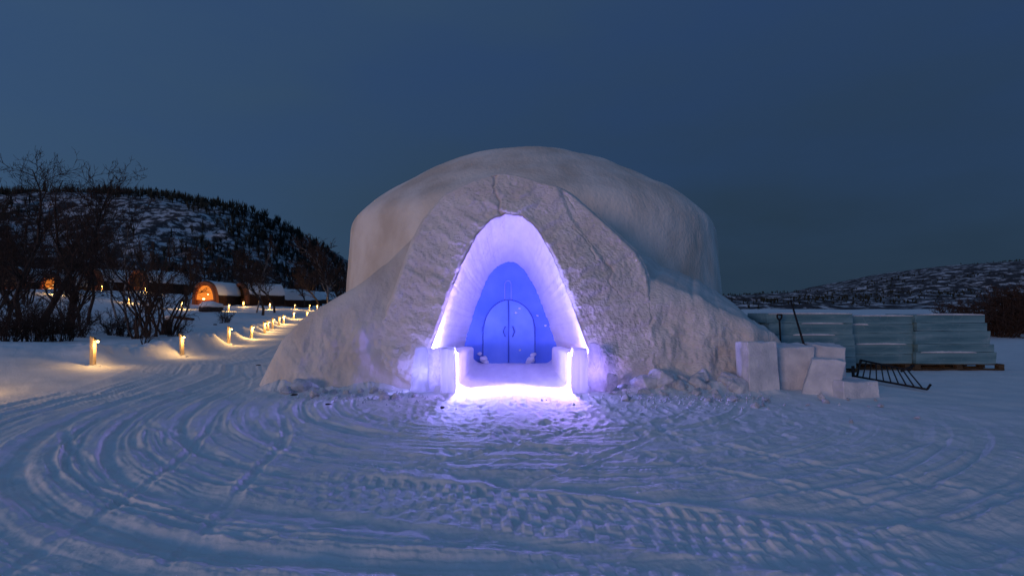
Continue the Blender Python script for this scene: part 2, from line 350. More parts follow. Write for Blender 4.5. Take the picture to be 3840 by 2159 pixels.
    # general crust
    d += .007*fbm(x*8, y*8, 30, 3)*(1-sstep(9, 14, r)) + .012*fbm(x*2.2, y*2.2, 31, 3)
    lf = (1-lane)*sstep(9, 11, -x)
    d += lf*.02*fbm(x*2, y*2, 33, 3)
    return d*near
ang = np.concatenate([np.linspace(-56, 56, 1050), np.linspace(57, 303, 60)[1:-1]])*math.pi/180
rows = np.concatenate([np.linspace(.4, 2.6, 12)[:-1], CAMH*F/np.linspace(1180, 26, 540), np.geomspace(120, 3500, 46)[1:]])
A, RR = np.meshgrid(ang, rows)
X = np.sin(A)*RR; Y = np.cos(A)*RR
Z = terrain(X.ravel(), Y.ravel()); nearm = np.where(RR.ravel() < 31)[0]
Z[nearm] += ground_detail(X.ravel()[nearm], Y.ravel()[nearm])
Gd = np.stack([X, Y, Z.reshape(X.shape)], -1)
ground = link('snow_ground', grid_mesh('snow_ground', Gd, closed=True, flip=True), M['packed']); tag(ground, 'rutted snow covered ground', None, None, 'structure')

# ------------------------------------------------------------------ hills
def hill(name, prof, D0, front, back, mat, label, nx=260, ny=110, amp=3.0, nscale=.03):
    pxs = [p[0] for p in prof]; zs = [CAMH+(HZ-p[1])/F*D0 for p in prof]; xsn = [(p-1920)/F*D0 for p in pxs]
    xs = np.linspace(xsn[0], xsn[-1], nx); ys = np.concatenate([np.linspace(front, D0, int(ny*.75)), np.linspace(D0, back, int(ny*.25)+1)[1:]])
    Xg, Yg = np.meshgrid(xs, ys); H = np.interp(Xg, xsn, zs)
    f = np.where(Yg < D0, sstep(front-(D0-front)*.35, D0, Yg)**1.15 - sstep(front-(D0-front)*.35, D0, front)**1.15*(1-sstep(front, front+(D0-front)*.3, Yg)), 1-.9*sstep(D0, back, Yg)**1.2)
    rough = fbm(Xg*nscale, Yg*nscale, 2, 5)*amp + .35*amp*np.abs(fbm(Xg*nscale*4, Yg*nscale*4, 5, 3))
    Zg = H*f + rough*(.25+.75*np.sin(np.clip(f, 0, 1)*math.pi)) - .5
    o = link(name, grid_mesh(name, np.stack([Xg, Yg, Zg], -1)), mat); tag(o, label, None, None, 'structure')
    return lambda x, y: (float(np.interp(x, xs, np.arange(nx))), float(np.interp(y, ys, np.arange(len(ys)))), Zg), xs, ys, Zg
LP = [(-1500, 690), (-900, 660), (-300, 700), (0, 735), (200, 745), (350, 752), (520, 744), (640, 750), (780, 768), (930, 785), (1000, 808), (1080, 858), (1150, 897), (1200, 935), (1290, 1000), (1400, 1060), (1550, 1110), (1800, 1140), (2100, 1150)]
_, hxs, hys, hZ = hill('hill', LP, 260, 105, 420, M['hill'], 'dark wooded hill with snow patches behind the cabins')
RP = [(2000, 1140), (2500, 1118), (2740, 1108), (2960, 1111), (3050, 1096), (3100, 1082), (3200, 1060), (3300, 1036), (3420, 1012), (3550, 997), (3700, 990), (3840, 976), (4200, 940), (4800, 900), (5600, 900), (6500, 960)]
_, fxs, fys, fZ = hill('hill', RP, 620, 230, 1000, M['fell'], 'low bare snow streaked fell at the right horizon', nx=420, ny=130, amp=4.0, nscale=.012)

def scatter_wood(name, n, xs, ys, Zg, hmin, hmax, seed, accept, label):
    V, Fs = [], []
    rs = np.random.RandomState(seed); rng = random.Random(seed); m = n*8
    i = rs.randint(0, len(xs)-1, m); j = rs.randint(0, len(ys)-1, m); u = rs.rand(m); v = rs.rand(m)
    x = xs[i]+(xs[i+1]-xs[i])*u; y = ys[j]+(ys[j+1]-ys[j])*v; ok = accept(x, y, rs)
    z = Zg[j, i]*(1-u)*(1-v)+Zg[j, i+1]*u*(1-v)+Zg[j+1, i]*(1-u)*v+Zg[j+1, i+1]*u*v
    for x, y, z in list(zip(x[ok].tolist(), y[ok].tolist(), z[ok].tolist()))[:n]:
        h = rng.uniform(hmin, hmax)
        wd = h*rng.uniform(.16, .3); b = len(V); con = rng.random() < .10
        # ragged crown: stacked uneven rings, or a fan of thin bare stems
        if con:
            for k in range(3):
                z0 = z+h*(.08+.28*k); z1 = z0+h*.40; rr = wd*(1-.28*k); b = len(V)
                for t in range(5):
                    a = t*1.2566+rng.random(); V.append((x+math.cos(a)*rr*rng.uniform(.6, 1.2), y+math.sin(a)*rr, z0+rng.uniform(-.1, .1)*h))
                V.append((x, y, z1))
                for t in range(5): Fs.append((b+t, b+(t+1) % 5, b+5))
        else:
            for k in range(9):
                a = rng.uniform(0, 6.28); rr = wd*rng.uniform(.2, 1.1); hh = h*rng.uniform(.6, 1.0); s = h*.024; z0 = z+h*rng.uniform(0, .35); b = len(V)
                tx, ty = x+math.cos(a)*rr, y+math.sin(a)*rr
                V += [(x-s, y, z0-.2), (x+s, y, z0-.2), (tx-s*1.6, ty+s, z+hh*.75), (tx+s*1.6, ty-s, z+hh*.75), (tx+rng.uniform(-1, 1)*s*3, ty, z+hh)]
                Fs += [(b, b+1, b+3, b+2), (b+2, b+3, b+4)]
    o = link(name, mesh(name, V, Fs), M['needles']); tag(o, label, 'wood', None, 'stuff')
def acc_left(x, y, rs):
    v = noise(x*.022, y*.03, 3)+.5*noise(x*.07, y*.09, 8)
    return (y < 272) & (v+.40*sstep(185, 225, y)-.28*sstep(115, 130, y)*(1-sstep(180, 200, y))*(x > -190)+.5*sstep(-170, -230, x)+.15*(y < 118) > rs.uniform(-.5, .6, len(x)))
scatter_wood('hill_wood', 8000, hxs, hys, hZ, 1.8, 5.2, 3, acc_left, 'far bare trees and spruces scattered over the dark hill behind cabins')
def acc_right(x, y, rs):
    v = noise(x*.010, y*.016, 5)+.5*noise(x*.04, y*.05, 2); return (y < 640) & (v > rs.uniform(-.3, .7, len(x)))
scatter_wood('fell_wood', 5000, fxs, fys, fZ, 1.2, 3.6, 4, acc_right, 'low dark scrub dotted over the far right fell')

# ------------------------------------------------------------------ igloo
IG = (0.0, 10.2, 0.0)
igloo = empty('igloo', IG); tag(igloo, 'big domed snow igloo with a violet lit arched entrance tunnel', 'igloo')
def ig(name, me, mat, parent=None):
    o = link(name, me, mat, parent or igloo)
    if parent is None: o.location = (-IG[0], -IG[1], -IG[2])
    return o
def resample(pts, n, smooth=0):
    p = np.array(pts, float); d = np.r_[0, np.cumsum(np.hypot(*np.diff(p, axis=0).T))]; t = np.linspace(0, d[-1], n)
    q = np.stack([np.interp(t, d, p[:, 0]), np.interp(t, d, p[:, 1])], 1)
    for _ in range(smooth): q[1:-1] = q[1:-1]*.5+(q[:-2]+q[2:])*.25
    return q
def px2xz(pts, D): return [((a-1920)/F*D, CAMH-(b-HZ)/F*D) for a, b in pts]
N_U = 460
YM, YD = 10.0, 13.5
outer = [(1270, 1500), (1330, 1380), (1440, 1180), (1490, 1050), (1540, 900), (1580, 820), (1660, 722), (1740, 684), (1840, 650), (1890, 641), (1960, 656), (2040, 680), (2110, 694), (2160, 724), (2260, 812), (2400, 938), (2436, 1010), (2444, 1090), (2450, 1250), (2500, 1420), (2530, 1500)]
mouth = [(1560, 1500), (1600, 1350), (1640, 1235), (1690, 1085), (1740, 962), (1790, 872), (1840, 817), (1895, 796), (1950, 800), (2000, 834), (2040, 892), (2090, 992), (2140, 1120), (2190, 1260), (2222, 1350), (2270, 1500)]
inner = [(1728, 1395), (1746, 1290), (1790, 1142), (1832, 1042), (1868, 1000), (1904, 985), (1936, 992), (1972, 1027), (2004, 1080), (2032, 1152), (2080, 1285), (2100, 1395)]
C2 = resample(px2xz(outer, 10.45), N_U, 10); C1 = resample(px2xz(mouth, YM), N_U, 8); C0 = resample(px2xz(inner, YD), N_U, 8)
def inorm(x, z): return x, z
uu = np.linspace(0, 1, N_U)
C1j = C1.copy(); jn = .014*fbm(uu*90, 0*uu, 3, 3)*(.15+.85*sstep(1.3, 2.4, C1[:, 1]))
ctr = np.array([.05, 1.0]); dirs = C1-ctr; dirs /= np.linalg.norm(dirs, axis=1)[:, None]; C1j += dirs*jn[:, None]
C0j = C0+.018*(fbm(uu*70, 0*uu, 9, 3)[:, None])*((C0-ctr)/np.linalg.norm(C0-ctr, axis=1)[:, None])
# carved face round the arch, then over the shoulder and back to the dome
NV = 170; G = np.zeros((NV+50, N_U, 3))
def dist_poly(x, z, poly):
    best = np.full(x.shape, 9e9)
    for (x0, z0), (x1, z1) in zip(poly[:-1], poly[1:]):
        dx, dz = x1-x0, z1-z0; t = np.clip(((x-x0)*dx+(z-z0)*dz)/(dx*dx+dz*dz), 0, 1)
        best = np.minimum(best, np.hypot(x-x0-t*dx, z-z0-t*dz))
    return best
v = np.linspace(0, 1, NV)[:, None]
fx = C1j[None, :, 0]*(1-v)+C2[None, :, 0]*v; fz = C1j[None, :, 1]*(1-v)+C2[None, :, 1]*v
fy = YM + .18*v + .10*np.clip(fz, 0, 5)*.5 + .06*np.exp(-(v/.03)**2)
sh = sstep(.90, 1.0, v)
# oblique pick marks, larger facets, cracks
q1 = fx*.55+fz*.84; q2 = -fx*.84+fz*.55
side = np.where(fx < 0, 1, -1); q1 = side*fx*.45+fz*.9; q2 = fz*.45-side*fx*.9
tex = .033*fbm(q1*8, q2*3.0, 1, 4)+.010*fbm(fx*18, fz*18, 2, 3) + .07*fbm(fx*.9, fz*.9, 6, 2)
smoothtop = sstep(.55, .9, v)*sstep(2.6, 3.6, fz)
tex = tex*(1-.55*smoothtop)
cr = [px2xz([(1852, 640), (1846, 700), (1868, 750), (1882, 798)], 10.2), px2xz([(2150, 850), (2200, 905), (2232, 960), (2300, 1010), (2280, 1060), (2330, 1120)], 10.3), px2xz([(2110, 700), (2170, 800), (2150, 850)], 10.3)]
for c, dep, wd in zip(cr, (.06, .035, .02), (.020, .016, .014)):
    dd = dist_poly(fx+.05*fbm(fx*7, fz*7, 3, 2), fz+.05*fbm(fx*7, fz*7, 8, 2), c); tex -= dep*np.exp(-(dd/wd)**2)
step = sstep(-.10, .02, fx-np.interp(fz, [2.2, 2.7, 3.1, 3.5, 4.2], [2.1, 1.75, 1.42, 1.2, .9])) * sstep(2.0, 2.4, fz)
tex += -.06*step
G[:NV, :, 0] = fx; G[:NV, :, 1] = fy - tex + .16*sh**2; G[:NV, :, 2] = fz - .02*sh
bx = C2[:, 0]; bz = C2[:, 1]
for k in range(50):
    t = (k+1)/50; e = 1+.05*math.sin(min(1, t*4)*math.pi/2)*0
    out_x = 1+.30*t**1.2; up = .10*math.sin(t*math.pi/2)
    G[NV+k, :, 0] = bx*out_x; G[NV+k, :, 2] = bz + up*np.clip(bz, 0, 1)*.6 - .02 - .0*t
    G[NV+k, :, 1] = fy[-1]-tex[-1]*(1-min(1, t*6))+.16+5.2*t + .05*fbm(bx*2, bz*2+t*6, 3, 3)
    nn = .04*fbm(bx*1.3+t*5, bz*1.3, 8, 3)*min(1, t*5); G[NV+k, :, 0] += nn*np.sign(bx); G[NV+k, :, 2] += nn
ig('carved_face', grid_mesh('carved_face', G, flip=False), M['carved'])
# tunnel lining from mouth to door wall
NL = 90; G = np.zeros((NL, N_U, 3))
for k in range(NL):
    t = k/(NL-1); e = t**.9
    cx = C1j*(1-e)+C0j*e if True else None
    lip = math.exp(-(t/.05)**2)
    nn = (.014*fbm(uu*26, np.full(N_U, t*4), 5, 3)+.007*fbm(uu*60, np.full(N_U, t*14), 7, 2))*(1-sstep(.9, 1, t))*(1-lip)*(.25+.75*sstep(1.2, 2.4, C1[:, 1]))
    dd = (cx-ctr)/np.linalg.norm(cx-ctr, axis=1)[:, None]
    bulge = .12*math.sin(math.pi*t)
    G[k, :, 0] = cx[:, 0]+dd[:, 0]*(nn+bulge); G[k, :, 2] = cx[:, 1]+dd[:, 1]*(nn+bulge*.6); G[k, :, 1] = YM+.06+(np.clip(C1j[:, 1], 0, 5)*.05)*(1-t)+(YD+.05-YM)*t - .0
ig('tunnel_lining', grid_mesh('tunnel_lining', G, flip=True), M['lining'])
# dome shell
prof = [(6.75, -.2), (6.62, 1.0), (6.50, 2.4), (6.42, 3.6), (6.36, 4.25), (6.22, 4.55), (5.95, 4.80), (5.2, 5.38), (4.3, 5.98), (3.3, 6.48), (2.2, 6.84), (1.1, 7.02), (.35, 7.06), (.02, 7.07)]
pr = resample(prof, 150, 6); nth = 420; th = np.linspace(0, 2*math.pi, nth, endpoint=False)
G = np.zeros((len(pr), nth, 3))
for k, (r, z) in enumerate(pr):
    cx, sy = np.cos(th), np.sin(th)
    n1 = .07*fbm(cx*1.2, sy*1.2, z*.3, 3)+.03*fbm(cx*7, sy*7, z*.5, 3)+.012*fbm(cx*30, sy*30, z*2, 2)
    lobes = .04*np.cos(6*th+.5)*sstep(3.5, 4.8, z)*(1-sstep(5.2, 6.8, z))*1.0
    rr = r+(n1-lobes)*min(1, r/2); dropr = .16*np.clip(cx, 0, 1)**1.5*sstep(3.2, 4.6, z)*min(1, r/4)
    G[k, :, 0] = .72+rr*cx; G[k, :, 1] = 19+rr*sy; G[k, :, 2] = z + .06*fbm(cx*2+r, sy*2, 3, 2)*sstep(4, 5, z)*min(1, r)-dropr
dm = grid_mesh('dome_shell', G, closed=True)
b = bmesh.new(); b.from_mesh(dm)                       # opening behind the entrance tunnel
bmesh.ops.delete(b, geom=[f for f in b.faces if (lambda c: c.y < 15 and abs(c.x) < 2.0 and c.z < 3.4)(f.calc_center_median())], context='FACES'); b.to_mesh(dm); b.free()
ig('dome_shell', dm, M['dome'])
# snow buttresses either side of the carved face
def bank(name, xs, ztop, yfront, lean, backslope, shift, rough, mat, seed, endx):
    nx, na, nb = len(xs), 90, 50
    G = np.zeros((na+nb, nx, 3))
    for k in range(na):
        t = k/(na-1); zz = ztop*np.sin(t*math.pi/2*.96)**.9 if False else ztop*t
        rnd = (1-np.sqrt(np.clip(1-t**6, 0, 1)))
        y = yfront+lean*zz + .25*rnd - .22*(1-t)**4
        amp = rough*np.sin(np.clip(t*1.1, 0, 1)*math.pi*.85+.35)
        y = y - amp*(fbm(xs*2.6+seed, zz*2.2, 4, 4)*.6+.5*fbm(xs*.9, zz*.8, seed, 2))
        G[k, :, 0] = xs; G[k, :, 1] = y; G[k, :, 2] = zz-.08*(1-t)
    y1 = G[na-1, :, 1].copy()
    for k in range(nb):
        t = (k+1)/nb; dy = 5.5*t
        G[na+k, :, 0] = xs+shift*dy; G[na+k, :, 1] = y1+dy
        G[na+k, :, 2] = np.maximum(-.2, ztop*(1-.0*t)+backslope(xs)*dy*(1-.25*t)) + .05*fbm(xs*1.5, np.full(nx, dy*.9), seed+3, 3)*min(1, t*8)
    o = ig(name, grid_mesh(name, G), mat); return o
xr = np.linspace(2.1, 6.8, 290)
zr = np.interp(xr, [2.1, 2.70, 2.80, 3.2, 3.8, 4.35, 4.9, 5.3, 5.8, 6.3, 6.8], [2.60, 2.34, 2.25, 2.05, 1.82, 1.60, 1.38, 1.20, .95, .55, -.15]) + .05*fbm(xr*3, 0*xr, 4, 3)
bank('buttress', xr, zr, np.interp(xr, [2.1, 2.8, 4, 5, 5.8, 6.8], [10.25, 10.12, 10.25, 10.45, 10.9, 11.6]), .12, lambda x: np.interp(x, [2, 3, 4.5, 5.3, 6.8], [.24, .20, .14, .08, .0]), .36, .15, M['carved'], 11, 5.75)
xl = np.linspace(-5.25, -2.0, 230)
zl = np.interp(xl, [-5.25, -5.0, -4.72, -4.55, -4.3, -3.9, -3.3, -2.7, -2.0], [-.1, .45, .95, 1.12, 1.36, 1.62, 1.98, 2.5, 3.3]) + .03*fbm(xl*2, 0*xl, 14, 3)
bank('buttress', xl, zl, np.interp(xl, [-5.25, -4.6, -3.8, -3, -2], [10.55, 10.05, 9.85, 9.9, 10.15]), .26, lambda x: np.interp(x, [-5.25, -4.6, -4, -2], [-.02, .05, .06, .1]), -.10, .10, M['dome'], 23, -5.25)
# floor and parapets of the passage
xs = np.linspace(-1.45, 1.45, 90); ys = np.linspace(9.25, 13.6, 90); Xg, Yg = np.meshgrid(xs, ys)
Zg = .02+.10*sstep(9.6, 13.2, Yg)+.16*sstep(.78, 1.12, np.abs(Xg-.03))**2*sstep(9.3, 9.9, Yg)+.008*fbm(Xg*6, Yg*6, 2, 3)-.06*(1-sstep(9.25, 9.6, Yg))
ig('passage_floor', grid_mesh('passage_floor', np.stack([Xg, Yg, Zg], -1)), M['lining'])
for s in (-1, 1):
    n = 40; prof = []
    G = np.zeros((n, 14, 3))
    for k in range(n):
        t = k/(n-1); y = 9.93+2.7*t; zt = .72-.10*t; xi = s*(1.02-.06*t)+.02; xo = s*(1.36-.05*t)
        ring = [(xi, -.05), (xi, .2), (xi, zt*.5), (xi, zt-.06), (xi+s*.015, zt-.02), (xi+s*.05, zt), (xi+s*.2, zt+.005), (xo-s*.1, zt), (xo-s*.03, zt-.02), (xo, zt-.06), (xo, zt*.6), (xo, .2), (xo, -.05), (xo, -.05)]
        for i, (a, b) in enumerate(ring): G[k, i] = (a, y, b)
    G[0, :, 0] = G[0, :, 0].mean(); G[0, :, 2] = .35; G[-1, :, 0] = G[-1, :, 0].mean(); G[-1, :, 2] = .3
    G[0, :, 1] = G[1, 0, 1]; G[-1, :, 1] = G[-2, 0, 1]
    G += (.006*fbm(G[..., 1]*9, G[..., 2]*9, G[..., 0]*5, 3))[..., None]
    ig('parapet', grid_mesh('parapet', G, flip=(s < 0), smooth=False), M['lining'])
# door wall, leaves, frame and fittings
YW = YD-.02
dw = px2xz([(1700, 1400), (1740, 1285), (1785, 1138), (1828, 1036), (1866, 990), (1904, 970), (1938, 978), (1976, 1020), (2010, 1076), (2038, 1150), (2086, 1285), (2130, 1400)], YW)
bm = bmesh.new(); vsx = [bm.verts.new((a, YW, b)) for a, b in dw]; f = bm.faces.new(vsx)
ex = bmesh.ops.extrude_face_region(bm, geom=[f]); bmesh.ops.translate(bm, vec=(0, .12, 0), verts=[g for g in ex['geom'] if isinstance(g, bmesh.types.BMVert)])
bmesh.ops.recalc_face_normals(bm, faces=bm.faces)
door = ig('door', bm_mesh('door', bm), M['blue_wall'])
def px3(px, py, D): return P(px, py, D)
arc = [(1811, 1366), (1811, 1290), (1812, 1235), (1818, 1200), (1832, 1168), (1855, 1143), (1880, 1128), (1905, 1123), (1932, 1127), (1962, 1142), (1986, 1166), (2000, 1196), (2005, 1235), (2006, 1290), (2006, 1366)]
ar = resample(px2xz(arc, YW), 60, 3)
bm = bmesh.new(); mid = .5*(ar[0, 0]+ar[-1, 0])
for s in (-1, 1):
    pts = [p for p in ar if (p[0]-mid)*s >= -0.001]
    pts = ([(mid+s*.012, pts[-1][1])] if s < 0 else [(mid+s*.012, pts[0][1])]) + ([tuple(p) for p in (pts[::-1] if s < 0 else pts) if abs(p[0]-mid) > .012]) + [(mid+s*.012, ar[0, 1])]
    b = bmesh.new(); vv = [b.verts.new((a, YW-.03, c)) for a, c in pts]; ff = b.faces.new(vv)
    e = bmesh.ops.extrude_face_region(b, geom=[ff]); bmesh.ops.translate(b, vec=(0, .028, 0), verts=[g for g in e['geom'] if isinstance(g, bmesh.types.BMVert)])
    bmesh.ops.recalc_face_normals(b, faces=b.faces)
    lf = ig('door_leaf', bm_mesh('door_leaf', b), M['blue_leaf'], door)
    hx = mid+s*.10; hz = .95
    ig('handle', path_tube('handle', [(hx, YW-.03, hz+.13), (hx, YW-.09, hz+.12), (hx+s*.05, YW-.09, hz), (hx, YW-.09, hz-.12), (hx, YW-.03, hz-.13)], .014), M['blue_dark'], door)
    ig('hinge', box('hinge', .05, .04, .12, (ar[0, 0] if s < 0 else ar[-1, 0], YW-.035, 1.02), .008), M['blue_dark'], door)
ig('frame', path_tube('frame', [(a, YW-.03, c) for a, c in ar], .015), M['blue_dark'], door)
ig('centre_bar', path_tube('centre_bar', [(mid-.012, YW-.045, .15), (mid-.012, YW-.045, ar[:, 1].max())], .014), M['blue_dark'], door)
lp = [(1893, 1122), (1893, 1065), (1897, 1055), (1905, 1051), (1913, 1055), (1917, 1065), (1917, 1122)]
ig('cable_loop', path_tube('cable_loop', [px3(a, b, YW-.03) for a, b in lp], .013), M['rod'], door)
rng = random.Random(9)
def lump(name, r, seed, flat=.8, sub=2, amp=.35):
    b = bmesh.new(); bmesh.ops.create_icosphere(b, subdivisions=sub, radius=r)
    def f(x, y, z):
        k = 1+amp*fbm(x/r*1.3+seed, y/r*1.3, z/r*1.3, 3); return x*k-x, y*k-y, z*k*flat-z
    jitter(b, f)
    return bm_mesh(name, b, True)
for (a, b, r) in ((1812, 1345, .11), (1800, 1325, .06), (1822, 1358, .08), (1990, 1345, .10), (2000, 1330, .07), (1980, 1358, .07), (1950, 1312, .03), (1935, 1172, .035), (1948, 1156, .03), (2016, 1183, .03), (2046, 1220, .03), (1992, 1350, .08)):
    x, y, z = px3(a, b, YW-.03); o = ig('clinging_snow', lump('clinging_snow', r, a), M['snow'], door); o.location = (x, y, z)
# door children sit under the door, whose own origin is the igloo offset
for o in list(door.children): pass

# floodlights behind the ice posts
def floodlight(x, y, z, tx, ty, tz_, power, label, colour, rad=.06, cone=None):
    e = empty('floodlight', (x, y, z)); tag(e, label, 'floodlight', 'violet floodlights of the entrance')
    d = Vector((tx-x, ty-y, tz_-z)).normalized(); q = d.to_track_quat('Z', 'Y'); e.rotation_euler = q.to_euler()
    link('housing', box('housing', .13, .10, .05, (0, 0, -.035), .01), M['metal'], e)
    link('lens', box('lens', .11, .08, .008, (0, 0, -.003), .002), M['lens'], e)
    link('bracket', path_tube('bracket', [(-.075, 0, -.03), (-.075, 0, -.09), (.075, 0, -.09), (.075, 0, -.03)], .006), M['metal'], e)
    ld = bpy.data.lights.new('violet', 'POINT'); ld.energy = power; ld.color = colour; ld.shadow_soft_size = rad
    if cone: ld.type = 'SPOT'; ld = bpy.data.lights[ld.name]; ld.spot_size = R(cone); ld.spot_blend = .35
    lo = bpy.data.objects.new('violet_light', ld); col.objects.link(lo); lo.parent = e; lo.location = (0, 0, .08 if not cone else .02); lo.rotation_euler = (math.pi, 0, 0)
BLUISH, PURPLE = (.31, .28, 1.0), (.40, .25, 1.0)
floodlight(-1.44, 10.32, .60, -1.42, 10.34, 3.0, 180, 'violet floodlight at the left foot of the tunnel wall', BLUISH)
floodlight(1.48, 10.32, .60, 1.46, 10.34, 3.0, 180, 'violet floodlight at the right foot of the tunnel wall', PURPLE)
def light_tube(x, y, s_, power, label, colour):
    e = empty('light_tube', (x, y, 0)); tag(e, label, 'light tube', 'violet light tubes of the passage')
    link('tube', tubes('tube', [((0, 0, .12), (0, 0, .72), .020, .020)], 10), M['lens'], e)
    link('end_cap', tubes('end_cap', [((0, 0, .72), (0, 0, .745), .023, .020)], 10), M['steel'], e)
    link('base', tubes('base', [((0, 0, .0), (0, 0, .12), .030, .024)], 10), M['steel'], e)
    ld = bpy.data.lights.new('violet', 'SPOT'); ld.energy = power; ld.color = colour; ld.shadow_soft_size = .05; ld.spot_size = R(172); ld.spot_blend = .35
    lo = bpy.data.objects.new('violet_light', ld); col.objects.link(lo); lo.parent = e; lo.location = (s_*-.035, -.03, .72)
    lo.rotation_euler = Vector((s_*.75, .85, .12)).to_track_quat('Z', 'Y').to_euler()
light_tube(-1.055, 9.89, -1, 300, 'upright violet light tube behind the left ice post', BLUISH)
light_tube(1.10, 9.89, 1, 315, 'upright violet light tube behind the right ice post', PURPLE)
floodlight(-1.68, 9.83, .30, -1.68, 9.82, .8, 5, 'small added violet floodlight making the crazed ice slab left of the passage glow', BLUISH)  # extra hidden lamp, added only so the left slabs glow
floodlight(1.62, 9.83, .30, 1.62, 9.82, .8, 5, 'small added violet floodlight making the broken ice slab right of the passage glow', PURPLE)  # its match on the right, likewise added for the slab glow

# ice posts and slabs at the mouth
def ice_post(px0, px1, py0, D, depth, label, lobes=3):
    x0, _, zt = P(px0, py0, D); x1 = P(px1, py0, D)[0]; zt = P(px0, py0, D)[2]; wdt = x1-x0
    e = empty('ice_post', ((x0+x1)/2, D+depth/2, 0)); tag(e, label, 'ice post', 'carved ice posts at the entrance')
    n = 60; ring = []
    for i in range(n):
        t = i/n*2*math.pi; c, s_ = math.cos(t), math.sin(t)
        k = (abs(c)**8+abs(s_)**8)**(-1/8)
        gx, gy = c*k*wdt/2, s_*k*depth/2
        gr = 1-.07*abs(math.sin(gx/wdt*math.pi*lobes))**.5*(1 if s_ < 0 else 0)
        ring.append((gx, gy*gr))
    zs = [-.06, .02, .15, .3, .45, .6, zt-.08, zt-.025, zt-.005]; ss = [1.03, 1.02, 1.0, .99, .99, .985, .98, .965, .93]
    G = np.array([[(a*s_+.006*float(noise(z*5, a*20, b*9)), b*s_, z) for a, b in ring] for z, s_ in zip(zs, ss)])
    G = np.concatenate([G, np.full((1, n, 3), 0.0)]); G[-1, :, 2] = zt
    link('shaft', grid_mesh('shaft', G, closed=True), M['clear_ice'], e)
    link('cap', box('cap', wdt*.98, depth*.98, .022, (0, 0, zt+.006), .008), M['clear_ice'], e)
ice_post(1650, 1706, 1308, 9.42, .26, 'upright grooved ice post left of the entrance passage')
ice_post(2146, 2205, 1310, 9.42, .26, 'upright grooved ice post right of the entrance passage, brightest lit')
def slab(name, pts, D, th, mat, label, cat, group=None, seed=0, tilt=0):
    w3 = px2xz(pts, D); cx = sum(p[0] for p in w3)/len(w3)
    q = resample(w3+[w3[0]], 90, 1)[:-1]
    q = q + .012*np.stack([fbm(q[:, 0]*14, q[:, 1]*14, seed, 2), fbm(q[:, 0]*14, q[:, 1]*14, seed+5, 2)], 1)
    rings = []; c0 = q.mean(0)
    for sc_, yy in ((.0, 0), (.35, 0), (.7, 0), (.93, .0), (1, .025), (1, th*.5), (1, th-.025), (.9, th), (0, th)):
        rr = c0+(q-c0)*sc_; bmp = .02*fbm(rr[:, 0]*16, rr[:, 1]*16, seed+yy*7, 3)*(1 if yy < .01 else 0)
        rings.append(np.stack([rr[:, 0]-cx, np.full(len(rr), yy)-bmp+tilt*rr[:, 1], rr[:, 1]], 1))
    o = link(name, grid_mesh(name, np.array(rings), closed=True), mat); o.location = (cx, D, 0); tag(o, label, cat, group); return o
slab('ice_slab', [(1536, 1470), (1546, 1380), (1556, 1304), (1592, 1300), (1604, 1310), (1606, 1400), (1604, 1472)], 9.6, .16, M['clear_ice'], 'narrow standing ice slab left of the crazed ice slab', 'ice slab', None, 3)
slab('ice_slab', [(1600, 1470), (1602, 1306), (1652, 1306), (1652, 1472)], 9.66, .12, M['frost_ice'], 'crazed frosty ice slab between narrow slab and left ice post', 'ice slab', None, 6)
slab('ice_slab', [(2206, 1478), (2206, 1330), (2218, 1286), (2246, 1288), (2262, 1340), (2274, 1430), (2276, 1478)], 9.62, .16, M['frost_ice'], 'broken leaning ice slab just right of the right ice post', 'ice slab', None, 9)
slab('ice_slab', [(2276, 1470), (2280, 1400), (2300, 1404), (2318, 1408), (2316, 1440), (2292, 1474)], 9.4, .10, M['frost_ice'], 'small pointed ice shard leaning beside the broken ice slab', 'ice slab', None, 12)

# ------------------------------------------------------------------ ice block stacks on pallets, right
def ice_stack(name, x0, D, z0, layers, depth, labels, seed):
    r = random.Random(seed); z = z0
    for k, (wa, wb, h) in enumerate(layers):            # wa..wb along x relative to x0
        e = empty('ice_block', (x0+(wa+wb)/2, D+depth/2+r.uniform(-.012, .012), z)); e.rotation_euler = (0, 0, R(r.uniform(-.8, .8)))
        tag(e, labels[k], 'ice block', 'ice blocks stacked on pallets')
        b = box_bm(wb-wa, depth, h-.004, (0, 0, (h-.004)/2), .008, 2)
        bmesh.ops.subdivide_edges(b, edges=[ed for ed in b.edges if ed.calc_length() > .4], cuts=7, use_grid_fill=True)
        jitter(b, lambda x, y, z: (.012*noise(y*4, z*9, seed+k), .014*noise(x*3, z*8, seed+k*3), .006*noise(x*5, y*5, k)))
        link('block', bm_mesh('block', b, False), M['ice'], e)
        if k == len(layers)-1 or r.random() < .62:        # snow left lying on the front ledge
            full = k == len(layers)-1
            L0 = (wb-wa)*(r.uniform(.25, .9) if not full else .97); xo = 0 if full else r.uniform(-.5, .5)*((wb-wa)-L0)
            n = 26; G = np.zeros((n, 7, 3)); yb = -depth/2
            for i in range(n):
                t = i/(n-1); hh = (.022+.012*r.random())*math.sin(math.pi*min(1, max(0, t)))**.4*(1.0 if not full else .8)
                for j, (yy, zz) in enumerate(((-.022, -.012), (-.034, hh*.3), (-.028, hh*.8), (.0, hh), (.05, hh), (.5 if full else .08, hh), (depth*.98 if full else .09, 0))):
                    G[i, j] = (xo-L0/2+L0*t, yb+yy, h-.006+zz if zz else h-.006)
            link('snow_ledge', grid_mesh('snow_ledge', G), M['block_snow'], e)
        z += h
rt = [(0, 2.0, .30), (.02, 1.95, .20), (-.04, 1.86, .33), (.02, 1.78, .21), (-.03, 1.71, .21)]
